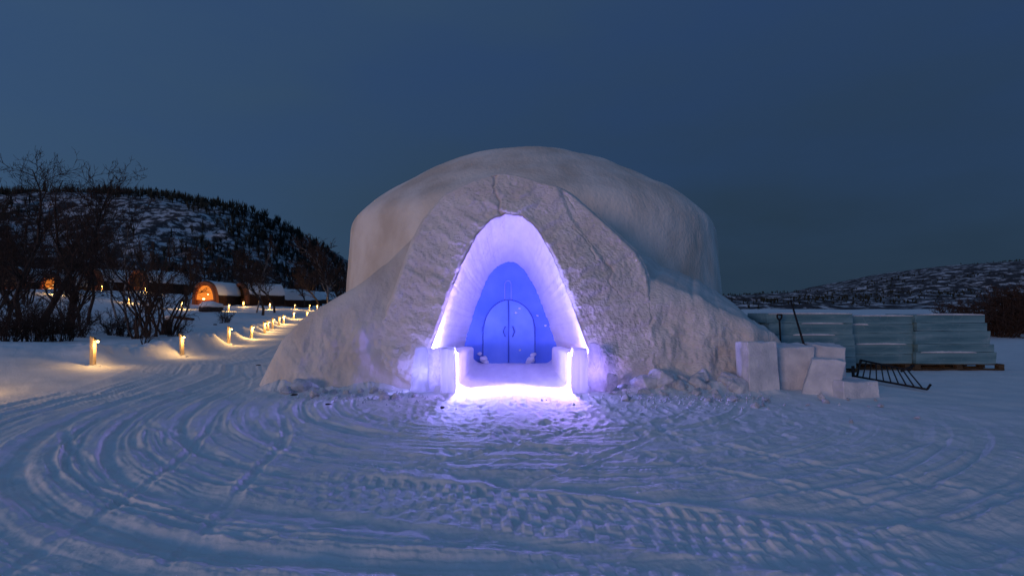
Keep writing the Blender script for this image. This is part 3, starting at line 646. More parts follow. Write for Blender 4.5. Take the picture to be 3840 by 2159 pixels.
ice_stack('r', 10.2, 12.9, .16, rt, 1.05, ['ice block at the bottom of the right stack, on the pallet', 'second ice block from the bottom of the right stack', 'middle ice block of the right stack', 'second ice block from the top of the right stack', 'topmost ice block of the right stack, below dark bushes'], 31)
mt = [(.12, 1.55, .235), (.05, 1.56, .265), (.03, 1.55, .265), (-.02, 1.58, .23), (0, 1.56, .225)]
ice_stack('m', 8.62, 13.0, .16, mt, 1.05, ['ice block at the bottom of the middle stack, behind the barrier', 'second ice block from the bottom of the middle stack', 'middle ice block of the middle stack', 'second ice block from the top of the middle stack', 'topmost ice block of the middle stack'], 52)
lt = [(.2, 2.12, .27), (.15, 2.1, .28), (.1, 2.08, .27), (.0, 2.05, .28), (-.05, 2.03, .24)]
ice_stack('l', 6.28, 12.5, .10, lt, 1.05, ['ice block at the bottom of the left stack, behind snow blocks', 'second ice block from the bottom of the left stack', 'middle ice block of the left stack', 'second ice block from the top of the left stack', 'topmost ice block of the left stack, behind the leaning pole'], 73)
def pallet(x0, x1, D, depth, label):
    e = empty('pallet', ((x0+x1)/2, D+depth/2, 0)); tag(e, label, 'pallet', 'timber pallets under the ice'); wd = x1-x0
    for i in range(7): link('deck_board', box('deck_board', wd, depth/7*.8, .022, (0, -depth/2+depth/14+depth/7*i, .148), .003), M['pallet'], e)
    for sx in (-1, 0, 1):
        for sy in (-1, 0, 1): link('block', box('block', .14, .12, .092, (sx*(wd/2-.08), sy*(depth/2-.07), .0905), .004), M['pallet'], e)
    for sy in (-1, 0, 1): link('bottom_board', box('bottom_board', wd, .11, .040, (0, sy*(depth/2-.07), .022), .003), M['pallet'], e)
pallet(10.12, 12.38, 12.85, 1.2, 'brown timber pallet under the right ice stack'); pallet(8.5, 10.10, 12.95, 1.2, 'brown timber pallet under the middle ice stack, behind the barrier'); pallet(6.3, 8.45, 12.5, 1.2, 'timber pallet under the left ice stack, hidden by snow blocks')

# fallen steel barrier
A0 = Vector((7.42, 11.1, .10)); A1 = Vector((7.80, 9.62, .05)); B0 = Vector((7.86, 11.55, .40)); B1 = Vector((8.10, 10.42, .31))
bar = empty('barrier', (7.8, 10.5, 0)); tag(bar, 'dark steel barrier with slanting bars lying tilted in front of the pallets', 'barrier')
off = Vector((7.8, 10.5, 0))
def bt(name, pts, r, sides=8): return link(name, path_tube(name, [Vector(p)-off for p in pts], r, sides), M['metal'], bar)
bt('rail', [A0, A1, A1+Vector((.06, -.01, .10))], .020); bt('rail', [B0, B1, B1+Vector((.07, .02, .09))], .020)
for i in range(10):
    t = (i+.3)/9.8; bt('bar', [A0.lerp(A1, t), B0.lerp(B1, t)], .0125, 6)
bt('foot', [A0+Vector((-.03, .0, .22)), A0+Vector((-.03, -.02, -.1))], .03); bt('foot', [B1+Vector((-.18, 0, -.02)), B1+Vector((.08, .0, .10))], .024)
bt('foot', [B0, Vector((B0.x+.1, B0.y+.25, 0))], .018)
# pole and tool handle stuck in the snow
p0 = Vector(P(3026, 1330, 10.55)); p1 = Vector(P(2966, 1128, 10.8)); b0 = p0+(p0-p1)*(p0.z/(p1.z-p0.z)) if p0.z > 0 else p0
pole = empty('digging_bar', (p0.x, p0.y, 0)); tag(pole, 'long dark metal pole leaning behind the snow blocks', 'pole')
o3 = Vector((p0.x, p0.y, 0)); foot = p0+(p0-p1).normalized()*(p0.z/(p1-p0).normalized().z+.1)
link('shaft', tubes('shaft', [(foot-o3, p1-o3, .026, .017)], 10), M['metal'], pole)
link('tip', tubes('tip', [(p1-o3, p1-o3+(p1-p0).normalized()*.03, .019, .019)], 10), M['metal'], pole)
h0 = Vector(P(2928, 1240, 12.2)); h1 = Vector(P(2923, 1200, 12.2)); hd = empty('shovel', (h0.x, h0.y, .6)); tag(hd, 'dark grip of a shovel stuck upright behind the snow buttress', 'shovel')
ho = Vector((h0.x, h0.y, .6))
link('shaft', tubes('shaft', [(Vector((h0.x+.02, h0.y, .25))-ho, h1-ho, .022, .020)], 8), M['metal'], hd)
link('grip', path_tube('grip', [h1-ho, h1-ho+Vector((-.05, 0, .05)), h1-ho+Vector((-.055, 0, .13)), h1-ho+Vector((.055, 0, .13)), h1-ho+Vector((.05, 0, .05)), h1-ho], .020), M['metal'], hd)
link('blade', box('blade', .26, .02, .34, (.03, 0, -.50), .006), M['metal'], hd)

# sawn snow blocks
def snow_block(corners, D, depth, yaw, label, tilt=(0, 0), seed=1, top=None):
    # corners: photo outline of the front face, lower-left, lower-right, upper-right, upper-left
    w3 = px2xz(corners, D); cx = sum(p[0] for p in w3)/4
    b = bmesh.new(); fr = [b.verts.new((p[0]-cx, -depth/2, p[1])) for p in w3]; bk = [b.verts.new((p[0]-cx+.03*((i % 3) == 0), depth/2+.02*(i > 1), p[1]+(top or 0)*(i > 1))) for i, p in enumerate(w3)]
    b.faces.new(fr[::-1]); b.faces.new(bk)
    for i in range(4): b.faces.new((fr[i], fr[(i+1) % 4], bk[(i+1) % 4], bk[i]))
    bmesh.ops.recalc_face_normals(b, faces=b.faces)
    bmesh.ops.bevel(b, geom=b.edges[:], offset=.014, segments=1, affect='EDGES')
    bmesh.ops.triangulate(b, faces=[f for f in b.faces if len(f.verts) > 4])
    bmesh.ops.subdivide_edges(b, edges=[e for e in b.edges if e.calc_length() > .2], cuts=9, use_grid_fill=True)
    jitter(b, lambda x, y, z: (.013*fbm(y*5+seed, z*5, 1, 4), .013*fbm(x*5+seed, z*5, 3, 4), .018*fbm(x*5, y*5, seed, 4)))
    me = bm_mesh('snow_block', b, True); me.set_sharp_from_angle(angle=R(32)); o = link('snow_block', me, M['block_snow']); o.location = (cx, D+depth/2*math.cos(yaw), 0); o.rotation_euler = (0, 0, yaw)
    tag(o, label, 'snow block', 'sawn snow blocks beside the igloo'); return o
snow_block([(2800, 1500), (2926, 1500), (2912, 1282), (2794, 1284)], 9.5, .45, R(8), 'upright snow block nearest the igloo buttress', seed=2)
snow_block([(2934, 1490), (3050, 1490), (3060, 1300), (2924, 1302)], 9.9, .7, R(-4), 'wide upright snow block in the middle of the group', seed=5, top=.04)
snow_block([(3056, 1470), (3182, 1470), (3178, 1300), (3062, 1294)], 10.1, .6, R(-14), 'boxy snow block behind the tilted one', seed=7, top=.03)
snow_block([(3030, 1500), (3150, 1500), (3178, 1352), (3070, 1346)], 9.25, .42, R(-26), 'pale tilted snow block leaning in front of the others', seed=9)
snow_block([(3146, 1516), (3300, 1506), (3292, 1432), (3142, 1428)], 9.0, .55, R(10), 'low snow block sunk in the ground at the right end of the group', seed=12)

# rubble
def chunk_mesh(seed, flat=.75):
    r = random.Random(seed); b = bmesh.new()
    for i in range(16):
        vv = Vector((r.gauss(0, 1), r.gauss(0, 1), r.gauss(0, 1))).normalized()*r.uniform(.75, 1.1); b.verts.new((vv.x, vv.y*r.uniform(.8, 1), vv.z*flat))
    res = bmesh.ops.convex_hull(b, input=b.verts[:]); bmesh.ops.delete(b, geom=list({g for g in res['geom_interior']+res['geom_unused'] if isinstance(g, bmesh.types.BMVert)}), context='VERTS')
    bmesh.ops.bevel(b, geom=b.edges[:], offset=.06, segments=1, affect='EDGES')
    return bm_mesh('snow_chunk', b)
chunks = [chunk_mesh(s, .55+.1*(s % 5)) for s in range(10)]
for c in chunks: c.materials.append(M['block_snow'])
rng = random.Random(21); nch = 0
def put_chunk(px, py, size, label, group=None, lift=.3):
    global nch
    x, y, z = hit(px, py); o = link('snow_chunk', chunks[nch % 10], None); nch += 1
    o.location = (x, y, z+size*lift); o.scale = (size, size*rng.uniform(.7, 1.1), size*rng.uniform(.7, 1.1)); o.rotation_euler = (rng.uniform(-.5, .5), rng.uniform(-.5, .5), rng.uniform(0, 6.28))
    tag(o, label, 'snow chunk', group)
put_chunk(1128, 1462, .30, 'big rounded snow boulder at the left foot of the igloo'); put_chunk(1075, 1478, .16, 'small snow lump left of the big boulder at the igloo foot'); put_chunk(1180, 1486, .17, 'snow lump just right of the big boulder at the igloo foot')
put_chunk(3084, 1502, .12, 'snow chunk fallen at the foot of the tilted snow block', lift=.5); put_chunk(3190, 1586, .05, 'lone small snow lump out on the flat right foreground'); put_chunk(3440, 1570, .05, 'small snow clod at the right, beyond the lone lump')
for i in range(64):
    t = rng.random(); px = 2290+t*510; py = 1425+80*rng.random()**1.3
    put_chunk(px, py, rng.uniform(.09, .32)*(1.1 if py < 1462 else .5), 'broken snow chunk in the rubble between right ice post and snow blocks', 'broken snow rubble right of the entrance', .18)
for i in range(16):
    put_chunk(rng.uniform(1190, 1560), rng.uniform(1462, 1500), rng.uniform(.05, .11), 'broken snow chunk along the foot of the left buttress', 'broken snow along the left foot')
for i in range(12): put_chunk(rng.uniform(2800, 3320), rng.uniform(1490, 1530), rng.uniform(.03, .09), 'broken snow piece around the feet of the snow blocks', 'snow pieces by the blocks')
V, Fs = [], []
for i in range(900):
    if rng.random() < .7: px = rng.gauss(2560, 170); py = rng.gauss(1480, 26)
    else: px = rng.gauss(1300, 160); py = rng.gauss(1485, 14)
    if py < 1400: continue
    x, y, z = P(px, py, CAMH*F/(py-HZ)); z = tz(x, y); s = rng.uniform(.008, .04); k = len(V)
    for q in ((1, 0, -.3), (-.6, .8, -.3), (-.5, -.8, -.3), (.1, .1, 1)): V.append((x+q[0]*s*rng.uniform(.6, 1.3), y+q[1]*s*rng.uniform(.6, 1.3), z+q[2]*s+.004))
    Fs += [(k, k+1, k+3), (k+1, k+2, k+3), (k+2, k, k+3)]
tag(link('snow_crumbs', mesh('snow_crumbs', V, Fs), M['block_snow']), 'loose snow crumbs strewn along the foot of the igloo', 'snow', None, 'stuff')
deb = chunk_mesh(77, .5); deb.materials.append(M['debris'])
for px, py, s, lab in ((1100, 1484, .06, 'dark clod at the left foot of the igloo'), (1228, 1519, .045, 'small dark twig scrap on the snow left of the entrance'), (1657, 1530, .035, 'tiny dark scrap on the snow before the left ice post'), (967, 1372, .06, 'dark spot of debris out on the snowy path')):
    x, y, z = hit(px, py); o = link('debris', deb, None); o.location = (x, y, z+s*.3); o.scale = (s*1.5, s, s*.7 if px != 1657 else s*1.6); tag(o, lab, 'debris')

# ------------------------------------------------------------------ cabins
def arch_pts(W, H, n=40, base=0.0):
    out = []
    for i in range(n+1):
        t = math.pi*i/n; c, s = math.cos(t), math.sin(t)
        out.append((W*math.copysign(abs(c)**.80, c)*(1+.06*math.sin(2*min(t, math.pi-t))), base+H*s**.92*1.0))
    return out
def ring_solid(name, outer, inner_, y0, y1):
    n = len(outer); G = np.zeros((5, n, 3))
    for k, (pp, y) in enumerate(((inner_, y1), (inner_, y0), (outer, y0), (outer, y1), (inner_, y1))):
        for i, (a, b) in enumerate(pp): G[k, i] = (a, y, b)
    return grid_mesh(name, G, smooth=False)
def fill_solid(name, pts, y0, y1):
    b = bmesh.new(); vv = [b.verts.new((p[0], y0, p[1])) for p in pts]; f = b.faces.new(vv)
    e = bmesh.ops.extrude_face_region(b, geom=[f]); bmesh.ops.translate(b, vec=(0, y1-y0, 0), verts=[g for g in e['geom'] if isinstance(g, bmesh.types.BMVert)])
    bmesh.ops.recalc_face_normals(b, faces=b.faces); return bm_mesh(name, b)
W0, H0, LEN = 1.36, 2.85, 6.0
cab_me = {}
ao = arch_pts(W0, H0); ai = arch_pts(W0-.30, H0-.36)
cab_me['arch'] = ring_solid('arch_frame', ao, ai, -.30, .35)
cab_me['front'] = fill_solid('front_panel', [(W0-.28, 0)]+[(a, b) for a, b in arch_pts(W0-.29, H0-.34) if b > 0.01 and b <= .70][:0]+[(W0-.30, .68), (-(W0-.30), .68), (-(W0-.28), 0)], -.02, .06)
wi = [(a, b) for a, b in arch_pts(W0-.34, H0-.44) if b >= .72]; wi = [(wi[0][0], .70)]+wi+[(wi[-1][0], .70)]
cab_me['pane'] = fill_solid('window_pane', wi, .05, .075)
cab_me['sill'] = box('window_sill', 2*(W0-.34), .16, .07, (0, -.04, .70), .01)
cab_me['mull'] = box('mullion', .05, .05, 1.6, (.0, .02, 1.5), .006)
hull = arch_pts(W0-.10, H0-.12)
cab_me['hull'] = fill_solid('hull', hull, .30, LEN)
sn = [p for p in arch_pts(W0+.08, H0+.12) if p[1] > 1.25]; si = [p for p in arch_pts(W0-.12, H0-.14) if p[1] > 1.10]
q0 = resample(sn, 30); q1 = resample(si, 30)
G = np.zeros((14, 60, 3))
for k in range(14):
    y = .34+(LEN+.1-.34)*k/13; ring = np.concatenate([q0, q1[::-1]]); nn = .05*fbm(ring[:, 0]*2, np.full(60, y*1.2), ring[:, 1]*2, 2)
    e = .93 if k in (0, 13) else 1
    G[k, :, 0] = ring[:, 0]*e; G[k, :, 2] = (ring[:, 1]+nn*(np.arange(60) < 30)); G[k, :, 1] = y
cab_me['snow'] = grid_mesh('roof_snow', G, closed=True)
cab_me['log'] = tubes('log', [((0, .36, 0), (0, LEN+.04, 0), .085, .085)], 7)
cab_me['deck'] = box('deck', 2.9, LEN+1.2, .22, (0, LEN/2-.3, -.10), .01)
cab_me['lamp'] = lump('lamp_globe', .075, 3, 1, 2, 0)
for k, m in (('arch', 'wood'), ('front', 'wood'), ('sill', 'wood'), ('mull', 'wood'), ('hull', 'darkwood'), ('snow', 'snow'), ('log', 'darkwood'), ('deck', 'darkwood'), ('lamp', 'bulb')): cab_me[k].materials.append(M[m])
panes = {}
for k, m in (('lit', 'litwin'), ('dark', 'darkglass'), ('dim', 'dimglass')): me = cab_me['pane'].copy(); me.materials.append(M[m]); panes[k] = me
def cabin(px, py, D, rz, state, label, scale=1.0):
    x, y, z = P(px, py, D)
    e = empty('cabin', (x, y, z), rz); e.scale = (scale,)*3; tag(e, label, 'cabin', 'arched timber cabins in a row')
    link('arch_frame', cab_me['arch'], None, e); link('front_panel', cab_me['front'], None, e); link('hull', cab_me['hull'], None, e); link('roof_snow', cab_me['snow'], None, e); link('deck', cab_me['deck'], None, e)
    wn = link('window', panes[state], None, e); link('sill', cab_me['sill'], None, wn)
    for s in (-1, 1):
        for i in range(8):
            zz = .10+.165*i; xx = max(p[0]+0 for p in hull if abs(p[1]-zz) < .25) if True else 0
            xx = float(np.interp(zz, [p[1] for p in hull[:21]], [p[0] for p in hull[:21]]))
            o = link('log', cab_me['log'], None, e); o.location = (s*(xx+.0), 0, zz)
    if state == 'lit':
        for lx, lz, sc_ in ((-.18, .82, 1.6), (.32, 1.36, .9)):
            g = link('lamp_globe', cab_me['lamp'], None, e); g.location = (lx, -.02, lz); g.scale = (sc_*1.3, .6, sc_*.75)
        ld = bpy.data.lights.new('window_glow', 'AREA'); ld.energy = 14; ld.color = (1, .48, .16); ld.size = 1.2
        lo = bpy.data.objects.new('window_glow', ld); col.objects.link(lo); lo.parent = e; lo.location = (0, -.35, 1.2); lo.rotation_euler = (R(90), 0, 0)
    return e
cabin(770, 1147, 60, R(3), 'lit', 'arched timber cabin with the big glowing orange window')
cabin(520, 1096, 66, R(-14), 'dim', 'dark fronted arched cabin between the tall bare birches, left of the glowing one', 1.0)
cabin(352, 1092, 67, R(-16), 'dark', 'dark arched cabin with long snowy roof left of the birch clump')
cabin(190, 1104, 58, R(5), 'lit', 'lit arched cabin half hidden in the thicket at far left', .8)
cabin(40, 1100, 56, R(8), 'dim', 'cabin behind the thicket at the left edge of the picture')
cabin(903, 1141, 66, R(-26), 'dim', 'narrow reddish arched cabin just right of the glowing one', .95)
cabin(1036, 1157, 74, R(-20), 'dim', 'arched cabin lit by a bollard, right of the brown birch', .98)
cabin(1096, 1150, 92, R(-22), 'dark', 'small dark cabin far down the row, right of the bollard lit one')
cabin(1168, 1146, 106, R(-22), 'dark', 'farthest dark cabin, partly behind the pale birch')

# ------------------------------------------------------------------ bollard lamps along the path
bol_me = {}
b = box_bm(.092, .092, .74, (0, 0, .37), .008)
for vv in b.verts:
    if vv.co.z > .7: vv.co.z += .06*(-vv.co.x/.06)*.5
bol_me['post'] = bm_mesh('post', b); bol_me['post'].materials.append(M['post'])
bol_me['hood'] = box('hood', .12, .08, .024, (.10, 0, .665), .006); bol_me['hood'].materials.append(M['metal'])
bol_me['bulb'] = lump('bulb', .032, 4, 1, 2, 0); bol_me['bulb'].materials.append(M['bulb'])
bol_me['foot'] = lump('snow_collar', .15, 8, .4, 2, .3); bol_me['foot'].materials.append(M['snow'])
BL = [(348, 1372, 1.0, 'nearest bollard lamp, standing by the mound at the left'), (683, 1336, 1.0, 'second nearest bollard lamp, in front of the birch clump'), (857, 1290, 1.0, 'third bollard lamp along the path, standing alone'), (943, 1270, 1.0, 'slim bollard lamp just left of the bright cluster on the path'),
      (993, 1252, 1.0, 'bollard lamp at the left of the bright cluster on the path'), (1006, 1243, 1.0, 'middle bollard lamp of the bright cluster on the path'), (1022, 1236, 1.0, 'right bollard lamp of the bright cluster on the path'), (1046, 1222, 1, 'bollard lamp right behind the bright cluster, leftmost of a pair'), (1063, 1216, 1, 'bollard lamp right behind the bright cluster, rightmost of a pair'),
      (1101, 1196, 1, 'lone bollard lamp where the path nears the igloo buttress'), (1150, 1196, 1, 'bollard lamp at the edge of the igloo buttress'),
      (681, 1158, 1, 'bollard lamp on the terrace left of the glowing cabin'), (857, 1168, 1, 'bollard lamp on the terrace right of the glowing cabin'), (912, 1152, 1, 'bollard lamp before the reddish cabin'), (1010, 1160, 1, 'bollard lamp left of the cabin beyond the brown birch'), (1105, 1160, 1, 'bollard lamp on the terrace above the lone path lamp'),
      (1190, 1160, 1, 'bollard lamp beside the pale birch near the igloo'), (1205, 1172, 1, 'lower bollard lamp beside the pale birch near the igloo'), (382, 1084, 1, 'bollard lamp before the long snowy roofed cabin'), (483, 1138, 1, 'bollard lamp on the slope below the dark fronted cabin'), (205, 1104, 1, 'bollard lamp by the half hidden lit cabin'), (545, 1098, 1, 'bollard lamp right of the dark fronted cabin'), (1160, 1158, 1, 'faint bollard lamp between the terrace and the pale birch')]
def bollard(px, py, s, label, i):
    if py > 1200: x, y, z = hit(px, py)
    else:
        x, y, z = hit(px, py, lo=20, hi=64) 
    e = empty('bollard_lamp', (x, y, z-.03), R(random.Random(i).uniform(-25, 5))); e.scale = (s, s, s*random.Random(i+40).uniform(.9, 1.08)); e.rotation_euler[0] = R(random.Random(i+50).gauss(0, 2.2)); e.rotation_euler[1] = R(random.Random(i+60).gauss(0, 2.2)); tag(e, label, 'bollard lamp', 'wooden bollard lamps along the paths')
    link('post', bol_me['post'], None, e); link('hood', bol_me['hood'], None, e); bb = link('bulb', bol_me['bulb'], None, e); bb.location = (.115, 0, .622)
    link('snow_collar', bol_me['foot'], None, e)
    ld = bpy.data.lights.new('warm', 'POINT'); ld.energy = (16 if y < 20 else 24 if y < 38 else 55)*random.Random(i+90).uniform(.7, 1.3); ld.color = (1.0, .56, .17); ld.shadow_soft_size = .035
    lo = bpy.data.objects.new('warm_light', ld); col.objects.link(lo); lo.parent = e; lo.location = (.17, -.06, .52)
    return e
for i, a in enumerate(BL): bollard(*a, i)
o = bollard(348, 1372, 1.0, 'bollard lamp added out of view at the left end of the row, to warm the nearest tracks', 30); o.location = (-10.4, 8.7, tz(-10.4, 8.7)-.03); o.children[-1].data.energy = 65  # out-of-view bollard continuing the row, added for the warm wash on the tracks

# things on the bank
x, y, z = hit(612, 1254); st = empty('tree_stump', (x, y, z-.05)); tag(st, 'black broken stump capped with snow at the foot of the birch clump', 'stump')
link('trunk', tubes('trunk', [((0, 0, 0), (.10, 0, .45), .14, .12), ((.10, 0, .45), (.25, 0, .8), .12, .10)], 10), M['bark'], st); c = link('snow_cap', lump('snow_cap', .15, 5, .7), M['snow'], st); c.location = (.26, 0, .86)
x, y, z = hit(790, 1166, 20, 64); rk = empty('boulder', (x, y, z)); tag(rk, 'dark boulder under thick snow below the glowing window', 'boulder')
c = link('rock', lump('rock', .85, 15, .5, 3), M['debris'], rk); c.location = (0, 0, .15); c = link('snow_cap', lump('snow_cap', .9, 18, .45, 3), M['snow'], rk); c.location = (-.05, .1, .48)
x, y, z = hit(684, 1198, 20, 64); pk = link('plank', box('plank', 1.6, .3, .16, (0, 0, 0), .02), M['darkwood']); pk.location = (x, y, z+.10); pk.rotation_euler = (R(4), R(7), R(-6)); tag(pk, 'dark plank half buried in the snowy bank below the glowing cabin', 'plank')
for px, py, s, lab in ((805, 1218, .10, 'small dark rock poking from the bank, left of two'), (828, 1211, .11, 'small dark rock poking from the bank, right of two')):
    x, y, z = hit(px, py, 16, 64); o = link('rock', deb, None); o.location = (x, y, z+.02); o.scale = (s*1.6, s, s); tag(o, lab, 'rock')
x, y, z = hit(105, 1248, 12, 60); o = link('snow_cushion', lump('snow_cushion', .34, 44, .6, 3), M['snow']); o.location = (x, y, z+.25); tag(o, 'round snow cushion caught among branches in the left thicket', 'snow clump')

# ------------------------------------------------------------------ trees
def grow(seed, H, r0, nl, spread, upright, levels, stems=1, base_clear=.2, twig=.011, lean=0.0, droop=0.0, dens=1.0):
    r = random.Random(seed); trunk, tw = [], []
    def branch(p, d, L_, rad, lev, segs):
        pts = [p.copy()]; dd = d.copy(); n = segs
        for i in range(n):
            dd = (dd+Vector((r.gauss(0, .13), r.gauss(0, .13), r.gauss(0, .10)+.05*upright-(.05*droop*lev))).normalized()*.55*(.6 if lev == 0 else 1)).normalized()
            q = pts[-1]+dd*(L_/n); r_a = max(twig*.55, rad*(1-i/n*.85)); r_b = max(twig*.5, rad*(1-(i+1)/n*.85))
            (trunk if lev == 0 or (lev == 1 and i < 2) else tw).append((pts[-1].copy(), q.copy(), r_a, r_b)); pts.append(q)
        if lev >= levels: return
        cnt = int({0: nl, 1: 7, 2: 4}.get(lev, 3)*dens)
        for k in range(cnt):
            t = (base_clear+(1-base_clear)*(k+r.random())/cnt) if lev == 0 else r.uniform(.2, 1.0)
            f = t*n; i = min(n-1, int(f)); pp = pts[i].lerp(pts[i+1], f-i); ax = (pts[i+1]-pts[i]).normalized()
            a = r.uniform(0, 6.283); o = ax.orthogonal().normalized(); o.rotate(Matrix.Rotation(a, 3, ax))
            nd = (ax*upright+o*spread*r.uniform(.7, 1.2)+Vector((0, 0, .15*upright))).normalized()
            ll = L_*({0: .46, 1: .5, 2: .5}.get(lev, .5))*(1-.55*t if lev == 0 else 1-.4*t)*r.uniform(.7, 1.25)
            branch(pp, nd, ll, max(twig, rad*(1-.85*t)*.5), lev+1, {0: 5, 1: 3, 2: 2}.get(lev, 2))
    for s in range(stems):
        a = 6.283*s/max(1, stems)+r.random(); k = 0 if stems == 1 else r.uniform(.08, .34)
        d = Vector((math.cos(a)*k+lean, math.sin(a)*k, 1)).normalized(); off = Vector((math.cos(a), math.sin(a), 0))*(0 if stems == 1 else r.uniform(.05, .30))
        branch(off+Vector((0, 0, -.15)), d, H*(1 if stems == 1 else r.uniform(.65, 1)), r0, 0, 9)
    t_me = fast_tubes('trunk', trunk, 6); c_me = fast_tubes('crown', tw, 3); t_me.materials.append(None); c_me.materials.append(M['twig'])
    return t_me, c_me
KIND = {
 'tall': grow(1, 9.5, .15, 20, .75, 1.0, 3, base_clear=.28, dens=1.15, twig=.012),
 'midtall': grow(31, 9.5, .17, 26, .7, 1.0, 3, base_clear=.25, dens=1.2, twig=.030),
 'midbushy': grow(32, 6.8, .12, 24, .95, .8, 3, base_clear=.22, dens=1.0, twig=.022),
 'tall2': grow(2, 8.5, .13, 20, .9, .9, 3, base_clear=.2, dens=1.15),
 'bushy': grow(3, 6.5, .10, 20, 1.0, .75, 3, base_clear=.12, dens=1.3),
 'bushy2': grow(4, 6.0, .10, 22, 1.1, .7, 3, base_clear=.1, dens=1.3),
 'clump': grow(5, 5.2, .055, 8, .6, 1.15, 2, stems=9, base_clear=.3),
 'clump2': grow(6, 4.4, .05, 8, .7, 1.05, 2, stems=7, base_clear=.25),
 'slim': grow(7, 7.5, .085, 18, .6, 1.1, 3, base_clear=.3),
 'shrub': grow(8, 1.5, .022, 7, .9, .8, 2, stems=16, base_clear=.1, twig=.007),
 'thicket': grow(9, 3.2, .05, 12, 1.1, .7, 3, stems=7, base_clear=.05, twig=.014),
 'far': grow(10, 7.0, .10, 16, .8, .9, 3, base_clear=.2, twig=.022),
}
tm = {}
def tree(kind, px, py, D, sc_, label, group=None, pale=False, name='birch_tree', cat='tree', rz=None, z=None, rx=0):
    x = (px-1920)/F*D; y = D; z = tz(x, y) if z is None else z
    e = empty(name, (x, y, z-.05), random.Random(px*7+int(D)).uniform(0, 6.28) if rz is None else rz); e.scale = (sc_,)*3; e.rotation_euler[1] = rx; tag(e, label, cat, group)
    t_me, c_me = KIND[kind]; key = (kind, pale)
    if key not in tm: me = t_me.copy(); me.materials.clear(); me.materials.append(M['paleb'] if pale else M['bark']); tm[key] = me
    link('trunk' if name != 'shrub' else 'stems', tm[key], None, e); link('crown' if name != 'shrub' else 'twigs', c_me, None, e); return e
thk = 'trees of the left thicket'
tree('tall', 152, 0, 27, 1.12, 'tallest bare birch, rising above the left thicket', thk)
tree('tall2', 75, 0, 25, .98, 'bare birch just left of the tallest one', thk)
tree('bushy', 15, 0, 22, 1.15, 'bare birch at the very left edge of the picture', thk)
tree('tall2', 270, 0, 28, 1.02, 'broad bare birch to the right of the tallest one', thk, rz=2.0)
tree('slim', 330, 0, 30, 1.12, 'slim bare birch at the right shoulder of the thicket', thk)
tree('tall2', 298, 0, 33, .80, 'thick dark trunk in front of the snowy slope in the thicket', thk, rz=4)
rg = random.Random(55)
for i in range(15):
    k = ('bushy', 'bushy2', 'slim', 'clump', 'bushy')[i % 5]; D = rg.uniform(21, 44); px = rg.uniform(-260, 270)
    tree(k, px, 0, D, rg.uniform(.8, 1.15)*(D/30)**.5, 'bare birch deep in the dense left thicket', 'filler birches of the left thicket')
tree('clump', 560, 0, 21.5, .98, 'many stemmed bare birch clump left of the black stump'); tree('clump2', 515, 0, 20.5, .95, 'leaning thin stemmed birch at the left of the clump', rz=1.2)
tree('clump2', 630, 0, 23, 1.02, 'forked thin birch leaning over the black stump', rz=2.2); tree('slim', 470, 0, 33, .90, 'slim birch before the snowy roof left of the clump', pale=True); tree('slim', 440, 0, 36, .92, 'thin birch standing left of another slim birch by the roof', pale=True, rz=3)
tree('midbushy', 700, 0, 52, .95, 'hazy birch behind the roof left of the glowing cabin')
tree('midbushy', 985, 0, 44, .95, 'brown bushy birch between the reddish cabin and the path'); tree('slim', 960, 0, 50, .95, 'pale trunked birch lit by a bollard beside the brown one', pale=True); tree('midbushy', 1030, 0, 52, .95, 'bushy birch just right of the brown one', rz=1)
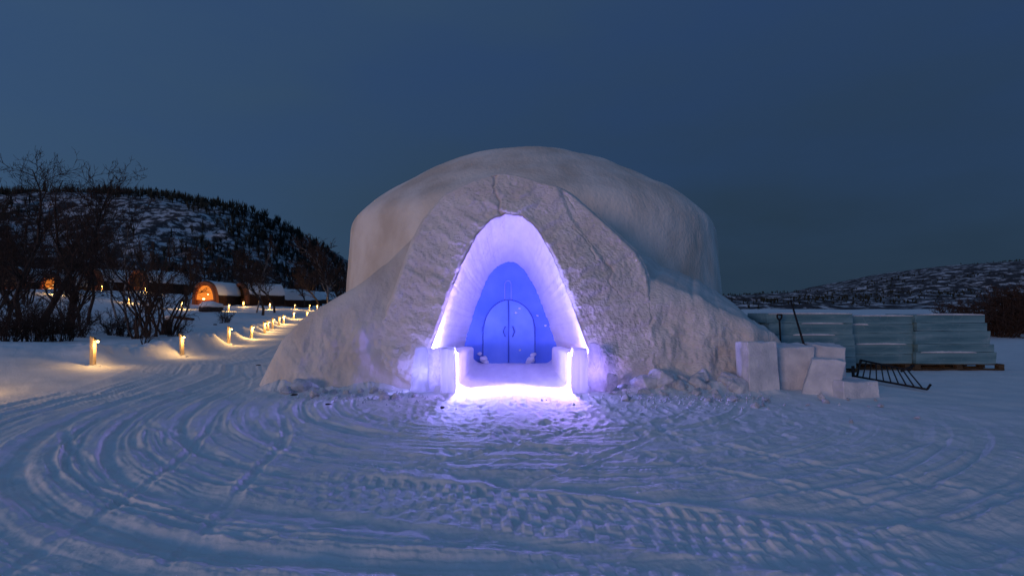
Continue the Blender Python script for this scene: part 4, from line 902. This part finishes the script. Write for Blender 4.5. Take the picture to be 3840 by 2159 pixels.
tree('midtall', 1232, 0, 58, .95, 'tall pale birch beside the igloo dome', pale=True, rz=1.0); tree('midbushy', 1275, 0, 54, 1.1, 'forked birch tucked against the left edge of the dome', rz=2); tree('midbushy', 1140, 0, 74, .95, 'low birch between the far cabins and the pale birch'); tree('midbushy', 1195, 0, 66, 1.05, 'dark birch just left of the tall pale birch', rz=.4)
for i in range(16):
    D = rg.uniform(48, 74); tree('far', rg.uniform(-250, 360), 0, D, rg.uniform(1.0, 1.35), 'tall bare birch standing behind the left thicket', 'birches behind the left thicket')
for i, (px, D, s) in enumerate([(820, 92, 1.0), (880, 88, .95), (930, 95, 1.05), (1085, 105, 1.1), (1010, 98, 1.1), (640, 95, 1.15), (560, 90, 1.1), (450, 95, 1.2), (380, 90, 1.2), (300, 85, 1.2), (250, 92, 1.3), (720, 99, 1.05), (1160, 108, 1.0), (520, 100, 1.2), (770, 103, 1.0), (1220, 100, 1.05), (1285, 96, 1.0), (200, 84, 1.3), (120, 88, 1.3), (40, 80, 1.25)]):
    tree('far', px, 0, D, s*1.05, 'bare birch in the row behind the cabins', 'birches behind the cabins', z=tz((px-1920)/F*D, D)+.2)
for i, (px, D, s, lab) in enumerate([(430, 23.5, 1.0, 'round leafless shrub right of the nearest bollard'), (470, 21.5, .85, 'low shrub between bollard and birch clump'), (655, 22, .8, 'low scrub just right of the black stump'), (230, 17.5, 1.0, 'tangled shrub left of the nearest bollard'), (130, 17, 1.05, 'tangled shrub behind the left mound'), (30, 16.5, 1.1, 'tangled shrub at the left edge behind the mound'), (290, 20, 1.0, 'shrub below the thick trunk in the thicket'), (845, 33, .8, 'sparse twigs behind the third bollard'), (60, 21, 1.4, 'tall shrub low in the left thicket'), (180, 23, 1.4, 'tall shrub in the middle of the left thicket')]):
    tree('shrub', px, 0, D, s, lab, 'leafless shrubs on the bank', name='shrub', cat='shrub')
tree('clump2', 540, 0, 16.6, .30, 'bent dead sapling leaning over the snow near the second bollard', name='sapling', rx=.35)
for i in range(15):
    px = 3560+i*34+rg.uniform(-20, 20); D = rg.uniform(23, 31)
    tree('thicket', px, 0, D, rg.uniform(.75, 1.0)*(.68+.045*i if i < 8 else 1.05), 'dark leafless thicket bush behind the right ice stack', 'dark bushes behind the ice stacks', name='shrub', cat='shrub')
print('objects', len(bpy.data.objects))
